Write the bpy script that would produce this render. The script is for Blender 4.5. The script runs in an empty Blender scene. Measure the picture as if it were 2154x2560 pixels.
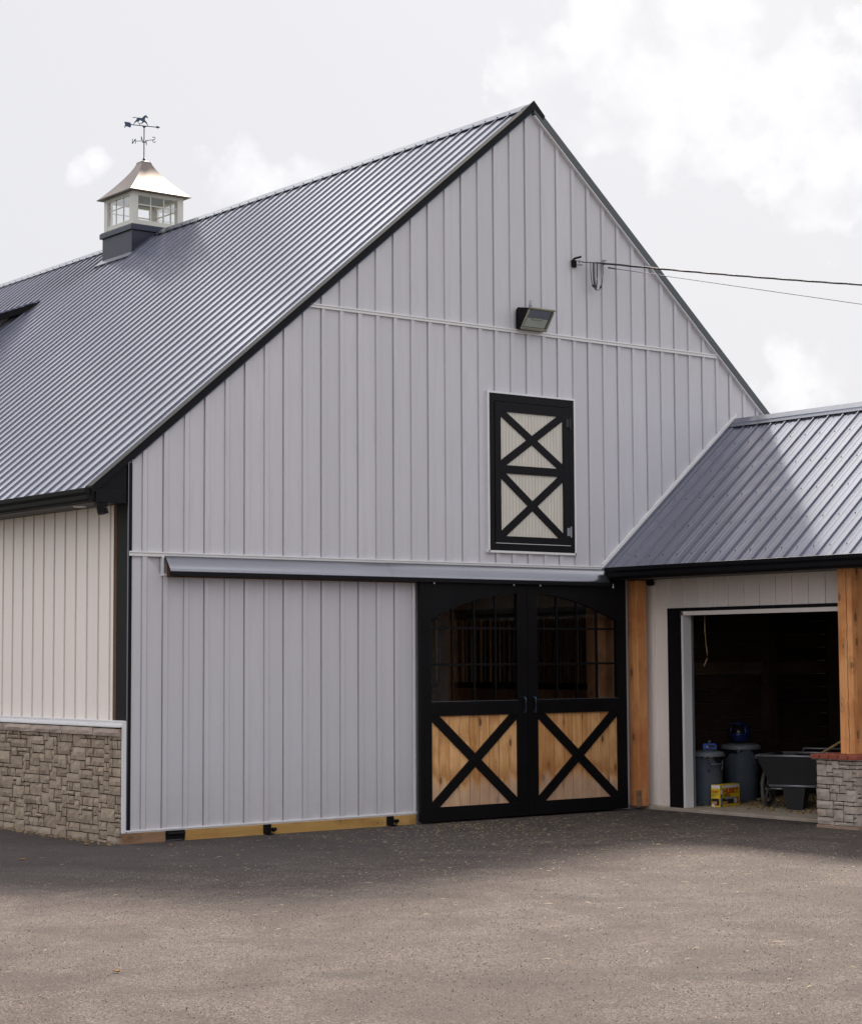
import bpy, math, random
from mathutils import Vector, Matrix
random.seed(7)
scn = bpy.context.scene
COL = scn.collection

# ------------------------------------------------------------------ camera
cam_d = bpy.data.cameras.new("camera")
cam = bpy.data.objects.new("camera", cam_d); COL.objects.link(cam)
R_ = Vector((0.7888925, -0.61450788, -0.00535556))
U_ = Vector((-0.04405613, -0.06524651, 0.99689616))
F_ = Vector((0.61294998, 0.78620796, 0.07854532))
m = Matrix((R_, U_, -F_)).transposed().to_4x4()
m.translation = Vector((-9.2062, -16.4339, 1.7047))
cam.matrix_world = m
cam_d.sensor_fit = 'HORIZONTAL'; cam_d.sensor_width = 36.0
cam_d.lens = 4958.94 / 2154.0 * 36.0
cam_d.shift_y = -(1280.0 - 1255.7) / 2154.0
cam_d.clip_end = 3000.0
scn.camera = cam

# ------------------------------------------------------------------ sun, exposure
SUN_DIR = Vector((0.86, 0.68, 1.06)).normalized()          # towards the sun
sun_d = bpy.data.lights.new("sun", 'SUN'); sun_d.energy = 4.5; sun_d.angle = math.radians(10.0)
sun_d.color = (1.0, 0.88, 0.76)
sun = bpy.data.objects.new("sun", sun_d); COL.objects.link(sun)
sun.rotation_euler = SUN_DIR.to_track_quat('Z', 'Y').to_euler()
scn.view_settings.view_transform = 'Standard'; scn.view_settings.look = 'None'
scn.view_settings.exposure = 1.12; scn.view_settings.gamma = 1.0
scn.view_settings.use_curve_mapping = False

# ------------------------------------------------------------------ sky
world = bpy.data.worlds.new("World"); scn.world = world; world.use_nodes = True
nt = world.node_tree; N = nt.nodes; L = nt.links; N.clear()
def wn(t, **k):
    n = N.new(t)
    for a, b in k.items(): setattr(n, a, b)
    return n
out = wn('ShaderNodeOutputWorld'); bg = wn('ShaderNodeBackground'); L.new(bg.outputs[0], out.inputs[0])
sky = wn('ShaderNodeTexSky', sky_type='NISHITA', sun_disc=False)
sky.sun_elevation = math.asin(SUN_DIR.z); sky.sun_rotation = math.atan2(SUN_DIR.x, SUN_DIR.y)
sky.air_density = 1.0; sky.dust_density = 4.0; sky.ozone_density = 1.0
skm = wn('ShaderNodeVectorMath', operation='SCALE'); skm.inputs['Scale'].default_value = 0.10
L.new(sky.outputs[0], skm.inputs[0])
tc = wn('ShaderNodeTexCoord')
haze = wn('ShaderNodeMix', data_type='RGBA'); haze.inputs[0].default_value = 0.955
haze.inputs[7].default_value = (0.362, 0.362, 0.378, 1)
L.new(skm.outputs[0], haze.inputs[6])
ns = wn('ShaderNodeTexNoise'); ns.inputs['Scale'].default_value = 16; ns.inputs['Detail'].default_value = 9
ns.inputs['Roughness'].default_value = 0.62
L.new(tc.outputs['Generated'], ns.inputs['Vector'])
ns2 = wn('ShaderNodeTexNoise'); ns2.inputs['Scale'].default_value = 60; ns2.inputs['Detail'].default_value = 8
L.new(tc.outputs['Generated'], ns2.inputs['Vector'])
def wmath(op, a, b=None, clamp=False):
    n = wn('ShaderNodeMath', operation=op, use_clamp=clamp)
    for i, x in enumerate((a, b)):
        if x is None: continue
        if isinstance(x, (int, float)): n.inputs[i].default_value = x
        else: L.new(x, n.inputs[i])
    return n.outputs[0]
blobs = [(0.6596,0.6904,0.2973,0.036),(0.6853,0.6639,0.2995,0.050),(0.7162,0.6380,0.2829,0.040),
 (0.6815,0.6799,0.2707,0.042),(0.7067,0.6587,0.2582,0.030),(0.6291,0.7240,0.2829,0.024),
 (0.7402,0.6298,0.2355,0.034),(0.6554,0.7095,0.2589,0.016),(0.5202,0.8194,0.2386,0.022),
 (0.5311,0.8151,0.2313,0.026),(0.4590,0.8541,0.2425,0.007),(0.4520,0.8590,0.2375,0.008),(0.7416,0.6568,0.1365,0.024)]
field = None
for (x, y, z, r) in blobs:
    d = wn('ShaderNodeVectorMath', operation='DISTANCE'); d.inputs[1].default_value = (x, y, z)
    L.new(tc.outputs['Generated'], d.inputs[0])
    v = wmath('SUBTRACT', 1.0, wmath('DIVIDE', d.outputs['Value'], r * 1.25))
    field = v if field is None else wmath('MAXIMUM', field, v)
field = wmath('MAXIMUM', field, -1.0)
# unseen cumulus added outside the view, denser and brighter, to light roof and siding
nsg = wn('ShaderNodeTexNoise'); nsg.inputs['Scale'].default_value = 4.0; nsg.inputs['Detail'].default_value = 6
L.new(tc.outputs['Generated'], nsg.inputs['Vector'])
glob = wmath('MULTIPLY', wmath('SUBTRACT', nsg.outputs['Fac'], 0.375), 8.0)
sepw = wn('ShaderNodeSeparateXYZ'); L.new(tc.outputs['Generated'], sepw.inputs[0])
glob = wmath('SUBTRACT', glob, wmath('MULTIPLY', wmath('SUBTRACT', 1.0, wmath('DIVIDE', sepw.outputs[2], 0.34), True), 4.0))
vd = wn('ShaderNodeVectorMath', operation='DISTANCE'); vd.inputs[1].default_value = (0.60, 0.76, 0.24); L.new(tc.outputs['Generated'], vd.inputs[0])
glob = wmath('SUBTRACT', glob, wmath('MULTIPLY', wmath('SUBTRACT', 1.0, wmath('DIVIDE', vd.outputs['Value'], 0.42), True), 10.0))
field = wmath('MAXIMUM', field, glob)
f2 = wmath('ADD', field, wmath('ADD', wmath('MULTIPLY', wmath('SUBTRACT', ns.outputs['Fac'], 0.5), 2.2),
                               wmath('MULTIPLY', wmath('SUBTRACT', ns2.outputs['Fac'], 0.5), 1.4)))
ramp = wn('ShaderNodeValToRGB')
ramp.color_ramp.elements.new(0.5); ramp.color_ramp.elements.new(0.6); ramp.color_ramp.elements.new(0.3); ramp.color_ramp.elements.new(0.35)
for i_, (p_, v_) in enumerate(((0.06, 0.0), (0.24, 0.040), (0.32, 0.044), (0.42, 0.058), (0.60, 0.22), (1.0, 1.0))):
    ramp.color_ramp.elements[i_].position = p_; ramp.color_ramp.elements[i_].color = (v_, v_, v_, 1)
f2 = wmath('MULTIPLY', f2, 0.5)
cap = wmath('ADD', 0.42, wmath('MULTIPLY', wmath('SUBTRACT', vd.outputs['Value'], 0.24, True), 8.0))
f2 = wmath('MINIMUM', f2, cap)
L.new(f2, ramp.inputs[0])
ccol = wn('ShaderNodeMix', data_type='RGBA'); ccol.inputs[6].default_value = (1.7, 1.68, 1.64, 1); ccol.inputs[7].default_value = (1.7, 1.68, 1.64, 1)
cr = wn('ShaderNodeValToRGB'); cr.color_ramp.elements[0].position = 0.9; cr.color_ramp.elements[1].position = 1.25
L.new(f2, cr.inputs[0]); L.new(cr.outputs[0], ccol.inputs[0])
cm = wn('ShaderNodeMix', data_type='RGBA')
nsm = wn('ShaderNodeTexNoise'); nsm.inputs['Scale'].default_value = 26; nsm.inputs['Detail'].default_value = 6; L.new(tc.outputs['Generated'], nsm.inputs['Vector'])
shade = wmath('ADD', 0.15, wmath('MULTIPLY', wmath('SUBTRACT', nsm.outputs['Fac'], 0.36, True), 4.5))
shade = wmath('MINIMUM', shade, 1.1)
L.new(wmath('MULTIPLY', ramp.outputs[0], shade, True), cm.inputs[0]); L.new(haze.outputs[2], cm.inputs[6]); L.new(ccol.outputs[2], cm.inputs[7])
L.new(cm.outputs[2], bg.inputs[0]); bg.inputs[1].default_value = 1.0

# ------------------------------------------------------------------ materials
class Mat:
    def __init__(s, name):
        s.m = bpy.data.materials.new(name); s.m.use_nodes = True
        s.t = s.m.node_tree; s.n = s.t.nodes; s.l = s.t.links
        s.b = s.n['Principled BSDF']; s._tc = None
    def node(s, t, **k):
        n = s.n.new(t)
        for a, b in k.items(): setattr(n, a, b)
        return n
    def coord(s, scale=(1, 1, 1), rand=0.0):
        if s._tc is None: s._tc = s.node('ShaderNodeTexCoord')
        mp = s.node('ShaderNodeMapping'); mp.inputs['Scale'].default_value = scale
        s.l.new(s._tc.outputs['Object'], mp.inputs['Vector'])
        if rand:
            oi = s.node('ShaderNodeObjectInfo'); mu = s.node('ShaderNodeMath', operation='MULTIPLY')
            mu.inputs[1].default_value = rand; s.l.new(oi.outputs['Random'], mu.inputs[0])
            cb = s.node('ShaderNodeCombineXYZ')
            for i in range(3): s.l.new(mu.outputs[0], cb.inputs[i])
            s.l.new(cb.outputs[0], mp.inputs['Location'])
        return mp.outputs[0]
    def noise(s, vec, scale, detail=4, rough=0.55, dist=0.0):
        n = s.node('ShaderNodeTexNoise'); n.inputs['Scale'].default_value = scale
        n.inputs['Detail'].default_value = detail; n.inputs['Roughness'].default_value = rough
        n.inputs['Distortion'].default_value = dist
        s.l.new(vec, n.inputs['Vector']); return n.outputs['Fac']
    def voro(s, vec, scale, feature='F1', out='Distance', rnd=1.0):
        n = s.node('ShaderNodeTexVoronoi', feature=feature); n.inputs['Scale'].default_value = scale
        n.inputs['Randomness'].default_value = rnd
        s.l.new(vec, n.inputs['Vector']); return n.outputs[out]
    def ramp(s, fac, stops):
        r = s.node('ShaderNodeValToRGB'); e = r.color_ramp.elements
        while len(e) < len(stops): e.new(0.5)
        for i, (p, c) in enumerate(stops):
            e[i].position = p; e[i].color = tuple(c) + (1,) if len(c) == 3 else c
        s.l.new(fac, r.inputs[0]); return r.outputs[0]
    def mix(s, a, b, fac, mode='MIX'):
        n = s.node('ShaderNodeMix', data_type='RGBA', blend_type=mode)
        for i, x in ((6, a), (7, b), (0, fac)):
            if isinstance(x, (int, float)): n.inputs[i].default_value = x
            elif isinstance(x, tuple): n.inputs[i].default_value = tuple(x) + (1,)
            else: s.l.new(x, n.inputs[i])
        return n.outputs[2]
    def mth(s, op, a, b, clamp=False):
        n = s.node('ShaderNodeMath', operation=op, use_clamp=clamp)
        for i, x in enumerate((a, b)):
            if isinstance(x, (int, float)): n.inputs[i].default_value = x
            else: s.l.new(x, n.inputs[i])
        return n.outputs[0]
    def rnd(s):
        return s.node('ShaderNodeObjectInfo').outputs['Random']
    def set(s, **k):
        names = dict(col='Base Color', rough='Roughness', metal='Metallic', coat='Coat Weight', coatr='Coat Roughness',
                     spec='Specular IOR Level', trans='Transmission Weight', ior='IOR', sub='Subsurface Weight', alpha='Alpha')
        for a, v in k.items():
            i = s.b.inputs[names[a]]
            if isinstance(v, (int, float)): i.default_value = v
            elif isinstance(v, tuple): i.default_value = tuple(v) + (1,)
            else: s.l.new(v, i)
        return s
    def bump(s, h, strength=0.3, dist=0.01):
        b = s.node('ShaderNodeBump'); b.inputs['Strength'].default_value = strength; b.inputs['Distance'].default_value = dist
        s.l.new(h, b.inputs['Height']); s.l.new(b.outputs[0], s.b.inputs['Normal']); return s

M = {}
def simple(key, col, rough=0.5, metal=0.0, var=0.0, bump=0.0, bscale=40, **k):
    a = Mat(key); M[key] = a.m
    a.set(rough=rough, metal=metal, **k)
    v = a.coord(rand=9.0)
    if var:
        n = a.noise(v, 3.5, 6, 0.6)
        lo = tuple(c * (1 - var) for c in col); hi = tuple(min(1, c * (1 + var)) for c in col)
        a.set(col=a.ramp(n, [(0.3, lo), (0.7, hi)]))
    else: a.set(col=tuple(col))
    if bump: a.bump(a.noise(v, bscale, 5), bump, 0.004)
    return a

def siding(key, c):
    a = Mat(key); M[key] = a.m
    v = a.coord(); vs = a.coord((1, 1, 0.12))
    broad = a.noise(v, 0.8, 3); streak = a.noise(vs, 14, 5, 0.6); spk = a.noise(v, 60, 3)
    r = a.rnd()
    base = a.mix(tuple(x * 0.95 for x in c), tuple(min(1, x * 1.04) for x in c), broad)
    base = a.mix(base, tuple(x * 0.86 for x in c), a.ramp(streak, [(0.50, (0, 0, 0)), (0.80, (.75, .75, .75))]))
    base = a.mix(base, tuple(x * 0.92 for x in c), r)
    # splash dirt low on the wall
    sep = a.node('ShaderNodeSeparateXYZ'); a.l.new(a._tc.outputs['Object'], sep.inputs[0])
    low = a.mth('MULTIPLY', a.mth('SUBTRACT', 0.75, sep.outputs[2], True), a.mth('MULTIPLY', a.noise(v, 9, 6, .7), 1.1))
    base = a.mix(base, (0.30, 0.26, 0.22), a.mth('MULTIPLY', low, 0.45, True))
    sp = a.voro(v, 9.0)
    base = a.mix(base, (0.20, 0.19, 0.17), a.ramp(sp, [(0.0, (.6, .6, .6)), (0.055, (0, 0, 0))]))
    a.set(col=base, rough=a.ramp(streak, [(0.3, (.34, .34, .34)), (0.7, (.46, .46, .46))]), spec=0.45)
    vv = a.coord((2.2, 2.2, 0.55))
    a.bump(a.noise(vv, 1.6, 2), 0.35, 0.03)
siding('siding_paint', (0.59, 0.575, 0.625))
siding('siding_lit', (0.90, 0.83, 0.79))  # same siding as the gable, the brighter light on these faces put into its colour
simple('trim_white', (0.72, 0.71, 0.73), 0.35, var=0.04)
simple('black_trim', (0.006, 0.006, 0.008), 0.5, var=0.15, spec=0.15)
simple('black_steel', (0.0055, 0.005, 0.006), 0.42, var=0.2, bump=0.1, spec=0.14)
simple('soffit_dark', (0.02, 0.019, 0.019), 0.5, var=0.1)
simple('hardware_black', (0.01, 0.01, 0.01), 0.35)
simple('white_plastic', (0.75, 0.75, 0.73), 0.4)
simple('beadboard', (0.60, 0.565, 0.50), 0.5, var=0.05)

def roofmat(key, c, metal, rough, coat, coatr, ci=1.5, bmp=.15):
    a = Mat(key); M[key] = a.m; a.b.inputs['Coat IOR'].default_value = ci
    v = a.coord(); vd = a.coord((0.5, 0.5, 0.12))
    n = a.noise(v, 2.2, 5); d = a.noise(vd, 18, 4)
    col = a.mix(tuple(x * .9 for x in c), tuple(x * 1.1 for x in c), n)
    col = a.mix(col, tuple(x * 1.25 for x in c), a.rnd())
    a.set(col=col, metal=metal, coat=coat, coatr=coatr)
    if bmp: a.set(rough=a.ramp(d, [(0.3, (rough - .05,) * 3), (0.7, (rough + .06,) * 3)]))
    else: a.set(rough=rough)
    a.bump(a.noise(v, 3.0, 2), bmp, 0.02)
roofmat('roof_steel', (0.12, 0.128, 0.182), 0.75, 0.36, 1.0, 0.15, 1.75)
roofmat('ridge_steel', (0.15, 0.165, 0.21), 0.7, 0.38, 0.5, 0.12)
roofmat('rake_steel', (0.05, 0.058, 0.065), 0.3, 0.4, 0.4, 0.2)
roofmat('hood_steel', (0.19, 0.195, 0.225), 0.85, 0.22, 0.3, 0.1, 1.5, .0)
roofmat('cupola_metal', (0.17, 0.145, 0.135), 1.0, 0.50, 0.0, 0.1, 1.5, .0)
roofmat('cupola_base', (0.016, 0.021, 0.04), 0.4, 0.4, 0.3, 0.15)
roofmat('vane_metal', (0.035, 0.055, 0.10), 0.5, 0.45, 0.1, 0.3)

def wood(key, lo, hi, axis='Z', knots=1.0, grain=1.0, stain=None, rough=0.7, dark=(0.10, 0.05, 0.025), kscale=4.6, kr=1.0):
    a = Mat(key); M[key] = a.m
    sc = {'Z': (1, 1, .06), 'X': (.06, 1, 1), 'Y': (1, .06, 1)}[axis]
    ks = {'Z': (1, 1, .42), 'X': (.42, 1, 1), 'Y': (1, .42, 1)}[axis]
    g = a.coord(sc, rand=17.0); kk = a.coord(ks, rand=17.0); v = a.coord(rand=17.0)
    gr = a.noise(g, 26, 6, .62, .6); fine = a.noise(g, 160, 4, .6)
    broad = a.noise(v, 2.2, 4)
    col = a.ramp(gr, [(0.36, lo), (0.62, hi)])
    col = a.mix(col, tuple(x * .72 for x in lo), a.ramp(fine, [(0.5, (0, 0, 0)), (0.75, (.55 * grain,) * 3)]))
    r = a.rnd()
    col = a.mix(col, a.mix(tuple(x * .85 for x in lo), (hi[0] * 1.08, hi[1] * 1.08, hi[2] * 1.08), r), 0.5)
    col = a.mix(col, (lo[0] * .75, lo[1] * .6, lo[2] * .5), a.ramp(broad, [(.46, (0, 0, 0)), (.66, (.6, .6, .6))]))
    k = a.voro(kk, kscale)
    if knots:
        col = a.mix(col, dark, a.ramp(k, [(0.0, (knots,) * 3), (0.11 * kr, (.8 * knots,) * 3), (0.16 * kr, (0, 0, 0))]))
        ring = a.ramp(k, [(.16 * kr, (0, 0, 0)), (.19 * kr, (.4,) * 3), (.30 * kr, (0, 0, 0))])
        col = a.mix(col, tuple(x * .6 for x in lo), ring)
    if stain:
        sep = a.node('ShaderNodeSeparateXYZ'); a.l.new(a._tc.outputs['Object'], sep.inputs[0])
        sn = a.noise(g, 7, 3)
        h = a.mth('ADD', sep.outputs[2], a.mth('MULTIPLY', a.mth('SUBTRACT', sn, .5), .55))
        band = a.ramp(h, [(.40, (0, 0, 0)), (.47, (.65,) * 3), (.62, (0, 0, 0))])
        col = a.mix(col, (0.36, 0.15, 0.045), band)
        pale = a.ramp(h, [(.34, (.5,) * 3), (.44, (0, 0, 0))])
        col = a.mix(col, (0.46, 0.36, 0.30), pale)
    a.set(col=col, rough=rough, spec=.3)
    a.bump(a.mth('ADD', gr, a.mth('MULTIPLY', fine, .5)), 0.25, 0.003)
wood('cedar_plank', (0.52, 0.235, 0.075), (0.84, 0.50, 0.235), 'Z', stain=True, kscale=8, kr=1.15)
wood('cedar_post', (0.54, 0.205, 0.07), (0.82, 0.40, 0.165), 'Z', knots=.9, dark=(.13, .06, .03), kscale=8, kr=1.3)
wood('treated_board', (0.34, 0.19, 0.055), (0.50, 0.30, 0.10), 'X', knots=.9, kscale=7)
wood('brown_board', (0.20, 0.11, 0.06), (0.36, 0.22, 0.135), 'X', knots=.7)
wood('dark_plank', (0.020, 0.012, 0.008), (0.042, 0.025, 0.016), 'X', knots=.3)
wood('stall_wood', (0.26, 0.13, 0.065), (0.42, 0.24, 0.13), 'Z', knots=.5)
wood('track_board', (0.09, 0.045, 0.02), (0.16, 0.08, 0.04), 'X', knots=.4)
wood('handle_wood', (0.40, 0.26, 0.12), (0.55, 0.38, 0.2), 'Z', knots=0)

def stone(key, cols, bump=1.0):
    a = Mat(key); M[key] = a.m
    v = a.coord(rand=31.0)
    n = a.noise(v, 9, 8, .65); n2 = a.noise(v, 45, 6, .7); n3 = a.noise(v, 3.0, 3)
    base = a.ramp(n, [(.28, cols[0]), (.5, cols[1]), (.72, cols[2])])
    base = a.mix(base, cols[3], a.ramp(n3, [(.56, (0, 0, 0)), (.72, (.55,) * 3)]))
    base = a.mix(base, tuple(x * .45 for x in cols[0]), a.ramp(n2, [(.55, (0, 0, 0)), (.8, (.6,) * 3)]))
    r = a.rnd()
    base = a.mix(base, a.mix(cols[0], cols[2], r), .38)
    a.set(col=base, rough=.92, spec=.2)
    a.bump(a.mth('ADD', n, a.mth('MULTIPLY', n2, .35)), .8 * bump, .012)
stone('ledge_stone', [(.215, .165, .125), (.335, .27, .21), (.46, .38, .30), (.44, .28, .19)])
stone('pier_stone', [(.27, .225, .19), (.40, .345, .30), (.54, .475, .42), (.48, .32, .24)])
stone('cap_stone', [(.28, .21, .18), (.40, .32, .28), (.50, .42, .37), (.40, .28, .23)])
stone('mortar', [(.04, .035, .03), (.05, .045, .04), (.06, .055, .05), (.05, .045, .04)], .5)
stone('footing', [(.22, .15, .11), (.30, .21, .155), (.36, .26, .20), (.34, .19, .12)])
stone('red_brick', [(.20, .05, .035), (.27, .075, .05), (.34, .11, .075), (.30, .13, .09)], .5)
wood('dark_beam', (0.05, 0.03, 0.02), (0.09, 0.055, 0.036), 'X', knots=.3)
simple('brick_mortar', (.55, .5, .42), .9, var=.1, bump=.4)

def asphalt():
    a = Mat('asphalt'); M['asphalt'] = a.m
    v = a.coord()
    big = a.noise(v, .35, 5, .6); mid = a.noise(v, 2.3, 6, .65, .6); grit = a.noise(v, 120, 4, .8); st = a.voro(v, 105, out='Color')
    drag = a.noise(a.coord((.35, 1.6, 1)), 2.6, 6, .6, 1.6)
    col = a.ramp(grit, [(.30, (.028, .025, .025)), (.45, (.105, .093, .088)), (.58, (.19, .168, .152)), (.70, (.40, .35, .31))])
    bw = a.node('ShaderNodeRGBToBW'); a.l.new(st, bw.inputs[0])
    col = a.mix(col, a.ramp(bw.outputs[0], [(.2, (.035, .03, .032)), (.5, (.15, .128, .118)), (.72, (.34, .285, .26)), (.9, (.55, .46, .42))]), .55)
    col = a.mix(col, (.20, .18, .165), a.ramp(big, [(.42, (0, 0, 0)), (.68, (.2,) * 3)]))
    col = a.mix(col, (.055, .053, .056), a.ramp(mid, [(.50, (0, 0, 0)), (.78, (.42,) * 3)]))
    col = a.mix(col, (.26, .24, .22), a.ramp(drag, [(.54, (0, 0, 0)), (.62, (.24,) * 3), (.68, (0, 0, 0))]))
    # the strip along the barn is mixed darker
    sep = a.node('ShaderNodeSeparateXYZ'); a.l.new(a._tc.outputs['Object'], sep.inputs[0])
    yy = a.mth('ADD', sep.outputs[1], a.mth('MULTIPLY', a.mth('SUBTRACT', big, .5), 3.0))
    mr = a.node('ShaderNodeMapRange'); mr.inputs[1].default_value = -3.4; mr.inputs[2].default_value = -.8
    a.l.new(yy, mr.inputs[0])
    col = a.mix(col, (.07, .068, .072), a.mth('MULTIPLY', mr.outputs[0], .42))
    # hay dust trodden in before the sliding doors and the garage
    hp = a.node('ShaderNodeVectorMath', operation='DISTANCE'); a.l.new(a.coord((.42, .6, 1)), hp.inputs[0]); hp.inputs[1].default_value = (2.0, -1.0, 0)
    hd = a.mth('MULTIPLY', a.mth('SUBTRACT', 1.0, a.mth('MULTIPLY', hp.outputs['Value'], .75), True), a.ramp(a.noise(v, 3.1, 7, .75), [(.5, (0, 0, 0)), (.68, (1, 1, 1))]))
    col = a.mix(col, (.36, .27, .13), a.mth('MULTIPLY', hd, .45))
    pat = a.noise(v, .9, 6, .65, 1.2)
    col = a.mix(col, (.10, .085, .08), a.ramp(pat, [(.42, (.5, .5, .5)), (.58, (0, 0, 0))]))
    col = a.mix(col, (1.0, .955, .95), 1.0, 'MULTIPLY')
    arc = a.node('ShaderNodeVectorMath', operation='DISTANCE'); a.l.new(a.coord((1, 1, 1)), arc.inputs[0]); arc.inputs[1].default_value = (9.0, 6.5, 0)
    aw = a.node('ShaderNodeMath', operation='SINE'); a.l.new(a.mth('MULTIPLY', a.mth('ADD', arc.outputs['Value'], a.mth('MULTIPLY', pat, .8)), 3.4), aw.inputs[0])
    col = a.mix(col, (.075, .066, .064), a.mth('MULTIPLY', a.ramp(aw.outputs[0], [(.55, (0, 0, 0)), (.95, (.32,) * 3)]), a.ramp(mid, [(.42, (0, 0, 0)), (.6, (1, 1, 1))])))
    col = a.mix((0, 0, 0), col, .645)
    a.set(col=col, rough=.9, spec=.2)
    a.bump(a.mth('ADD', grit, a.mth('MULTIPLY', mid, .3)), .9, .014)
asphalt()
def concrete():
    a = Mat('slab_concrete'); M['slab_concrete'] = a.m; v = a.coord()
    n = a.noise(v, 4, 7, .7); f = a.noise(v, 60, 4, .7)
    col = a.ramp(n, [(.3, (.30, .25, .20)), (.7, (.46, .40, .34))])
    col = a.mix(col, (.32, .24, .13), a.ramp(f, [(.5, (0, 0, 0)), (.65, (.5,) * 3)]))
    a.set(col=col, rough=.9); a.bump(f, .3, .004)
concrete()
simple('hay', (0.36, 0.27, 0.13), 0.8, var=.35)
simple('hay_pale', (0.46, 0.37, 0.23), 0.8, var=.3)
simple('grit_pale', (.34, .30, .27), .9, var=.45)
simple('grit_dark', (.045, .04, .038), .9, var=.5)
simple('dirt', (0.26, 0.18, 0.10), .95, var=.3, bump=.6)
simple('grass', (0.06, 0.09, 0.03), .95, var=.4, bump=.5)
simple('bin_plastic', (0.075, 0.095, 0.125), .45, var=.12, bump=.15)
simple('bin_lid', (0.14, 0.155, 0.17), .5, var=.12, bump=.1)
simple('bag_black', (0.012, 0.012, 0.015), .22)
simple('cart_black', (0.013, 0.013, 0.014), .55, var=.25, bump=.2)
simple('tyre_rubber', (0.10, 0.092, 0.085), .8, var=.3)
simple('steel_grey', (0.30, 0.31, 0.34), .4, metal=.7)
simple('blue_plastic', (0.012, 0.07, 0.42), .3)
simple('helmet_blue', (0.008, 0.018, 0.10), .3)
simple('box_yellow', (0.72, 0.50, 0.015), .5, var=.05)
simple('box_white', (0.72, 0.70, 0.74), .5)
simple('box_red', (0.45, 0.012, 0.02), .5)
simple('box_black', (0.015, 0.012, 0.02), .4)
simple('box_grey', (0.30, 0.30, 0.34), .5)
simple('box_skin', (0.48, 0.22, 0.12), .6)
simple('cord_orange', (0.34, 0.2, 0.09), .6)
simple('cable_black', (0.03, 0.028, 0.035), .5)
simple('cable_steel', (0.14, 0.15, 0.19), .5, metal=.4)
simple('porcelain', (0.40, 0.41, 0.44), .3)
simple('lamp_frame', (0.26, 0.255, 0.20), .45, var=.15)
simple('lamp_reflector', (0.52, 0.56, 0.46), .6, var=.12)
simple('leaf_orange', (0.46, 0.27, 0.09), .7, var=.3)
simple('cupola_white', (0.60, 0.585, 0.55), .45, var=.03)
simple('cupola_ceiling', (0.20, 0.23, 0.25), .6)
def glass(key, rough=0.02, tint=(.9, .95, .93), fac=None):
    a = Mat(key); M[key] = a.m
    tr = a.node('ShaderNodeBsdfTransparent'); tr.inputs[0].default_value = tuple(tint) + (1,)
    gl = a.node('ShaderNodeBsdfGlossy'); gl.inputs['Roughness'].default_value = rough
    fr = a.node('ShaderNodeFresnel'); fr.inputs[0].default_value = 1.5
    mx = a.node('ShaderNodeMixShader'); ff = a.mth('MULTIPLY', fr.outputs[0], fac or 1.0); a.l.new(ff, mx.inputs[0])
    a.l.new(tr.outputs[0], mx.inputs[1]); a.l.new(gl.outputs[0], mx.inputs[2])
    a.l.new(mx.outputs[0], a.n['Material Output'].inputs[0])
glass('window_glass', .02, (.97, .98, .98), .5); glass('lamp_glass', .1, (.85, .9, .8), .35); glass('door_glass', .01, (.92, .90, .88), .7)

# ------------------------------------------------------------------ mesh helpers
class MB:
    def __init__(s): s.v = []; s.f = []
    def add(s, vs, fs):
        o = len(s.v); s.v += [tuple(p) for p in vs]; s.f += [tuple(i + o for i in f) for f in fs]; return s
    def box(s, x0, x1, y0, y1, z0, z1):
        return s.hexa([(x0, y0, z0), (x1, y0, z0), (x1, y1, z0), (x0, y1, z0), (x0, y0, z1), (x1, y0, z1), (x1, y1, z1), (x0, y1, z1)])
    def hexa(s, p):
        return s.add(p, [(0, 3, 2, 1), (4, 5, 6, 7), (0, 1, 5, 4), (1, 2, 6, 5), (2, 3, 7, 6), (3, 0, 4, 7)])
    def quad(s, a, b, c, d): return s.add([a, b, c, d], [(0, 1, 2, 3)])
    def prism(s, pts, off):
        n = len(pts); off = Vector(off); a = [Vector(p) for p in pts]; b = [p + off for p in a]
        return s.add(a + b, [tuple(range(n)), tuple(range(2 * n - 1, n - 1, -1))] + [(i, i + n, (i + 1) % n + n, (i + 1) % n) for i in range(n)])
    def tube(s, path, r, n=8, caps=True):
        path = [Vector(p) for p in path]; k = len(path); base = len(s.v); rs = r if isinstance(r, (list, tuple)) else [r] * k
        up = Vector((0, 0, 1))
        for i, p in enumerate(path):
            t = (path[min(i + 1, k - 1)] - path[max(i - 1, 0)]).normalized()
            a = t.cross(up)
            if a.length < .05: a = t.cross(Vector((1, 0, 0)))
            a.normalize(); b = t.cross(a)
            for j in range(n):
                w = 2 * math.pi * j / n; s.v.append(tuple(p + (a * math.cos(w) + b * math.sin(w)) * rs[i]))
        for i in range(k - 1):
            for j in range(n):
                j2 = (j + 1) % n
                s.f.append((base + i * n + j, base + i * n + j2, base + (i + 1) * n + j2, base + (i + 1) * n + j))
        if caps:
            s.f.append(tuple(base + j for j in range(n))[::-1]); s.f.append(tuple(base + (k - 1) * n + j for j in range(n)))
        return s
    def lathe(s, prof, c=(0, 0, 0), n=32, fn=None):
        base = len(s.v)
        for i, (r, z) in enumerate(prof):
            for j in range(n):
                w = 2 * math.pi * j / n; rr = r * (fn(w, z) if fn else 1)
                s.v.append((c[0] + rr * math.cos(w), c[1] + rr * math.sin(w), c[2] + z))
        for i in range(len(prof) - 1):
            for j in range(n):
                j2 = (j + 1) % n
                s.f.append((base + i * n + j, base + i * n + j2, base + (i + 1) * n + j2, base + (i + 1) * n + j))
        return s
    def xf(s, mat):
        s.v = [tuple(mat @ Vector(p)) for p in s.v]; return s
    def mesh(s, name, mat, smooth=False):
        me = bpy.data.meshes.new(name); me.from_pydata(s.v, [], s.f); me.update()
        if mat: me.materials.append(M[mat])
        if smooth:
            for p in me.polygons: p.use_smooth = True
        return me
WL = {}
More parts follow.
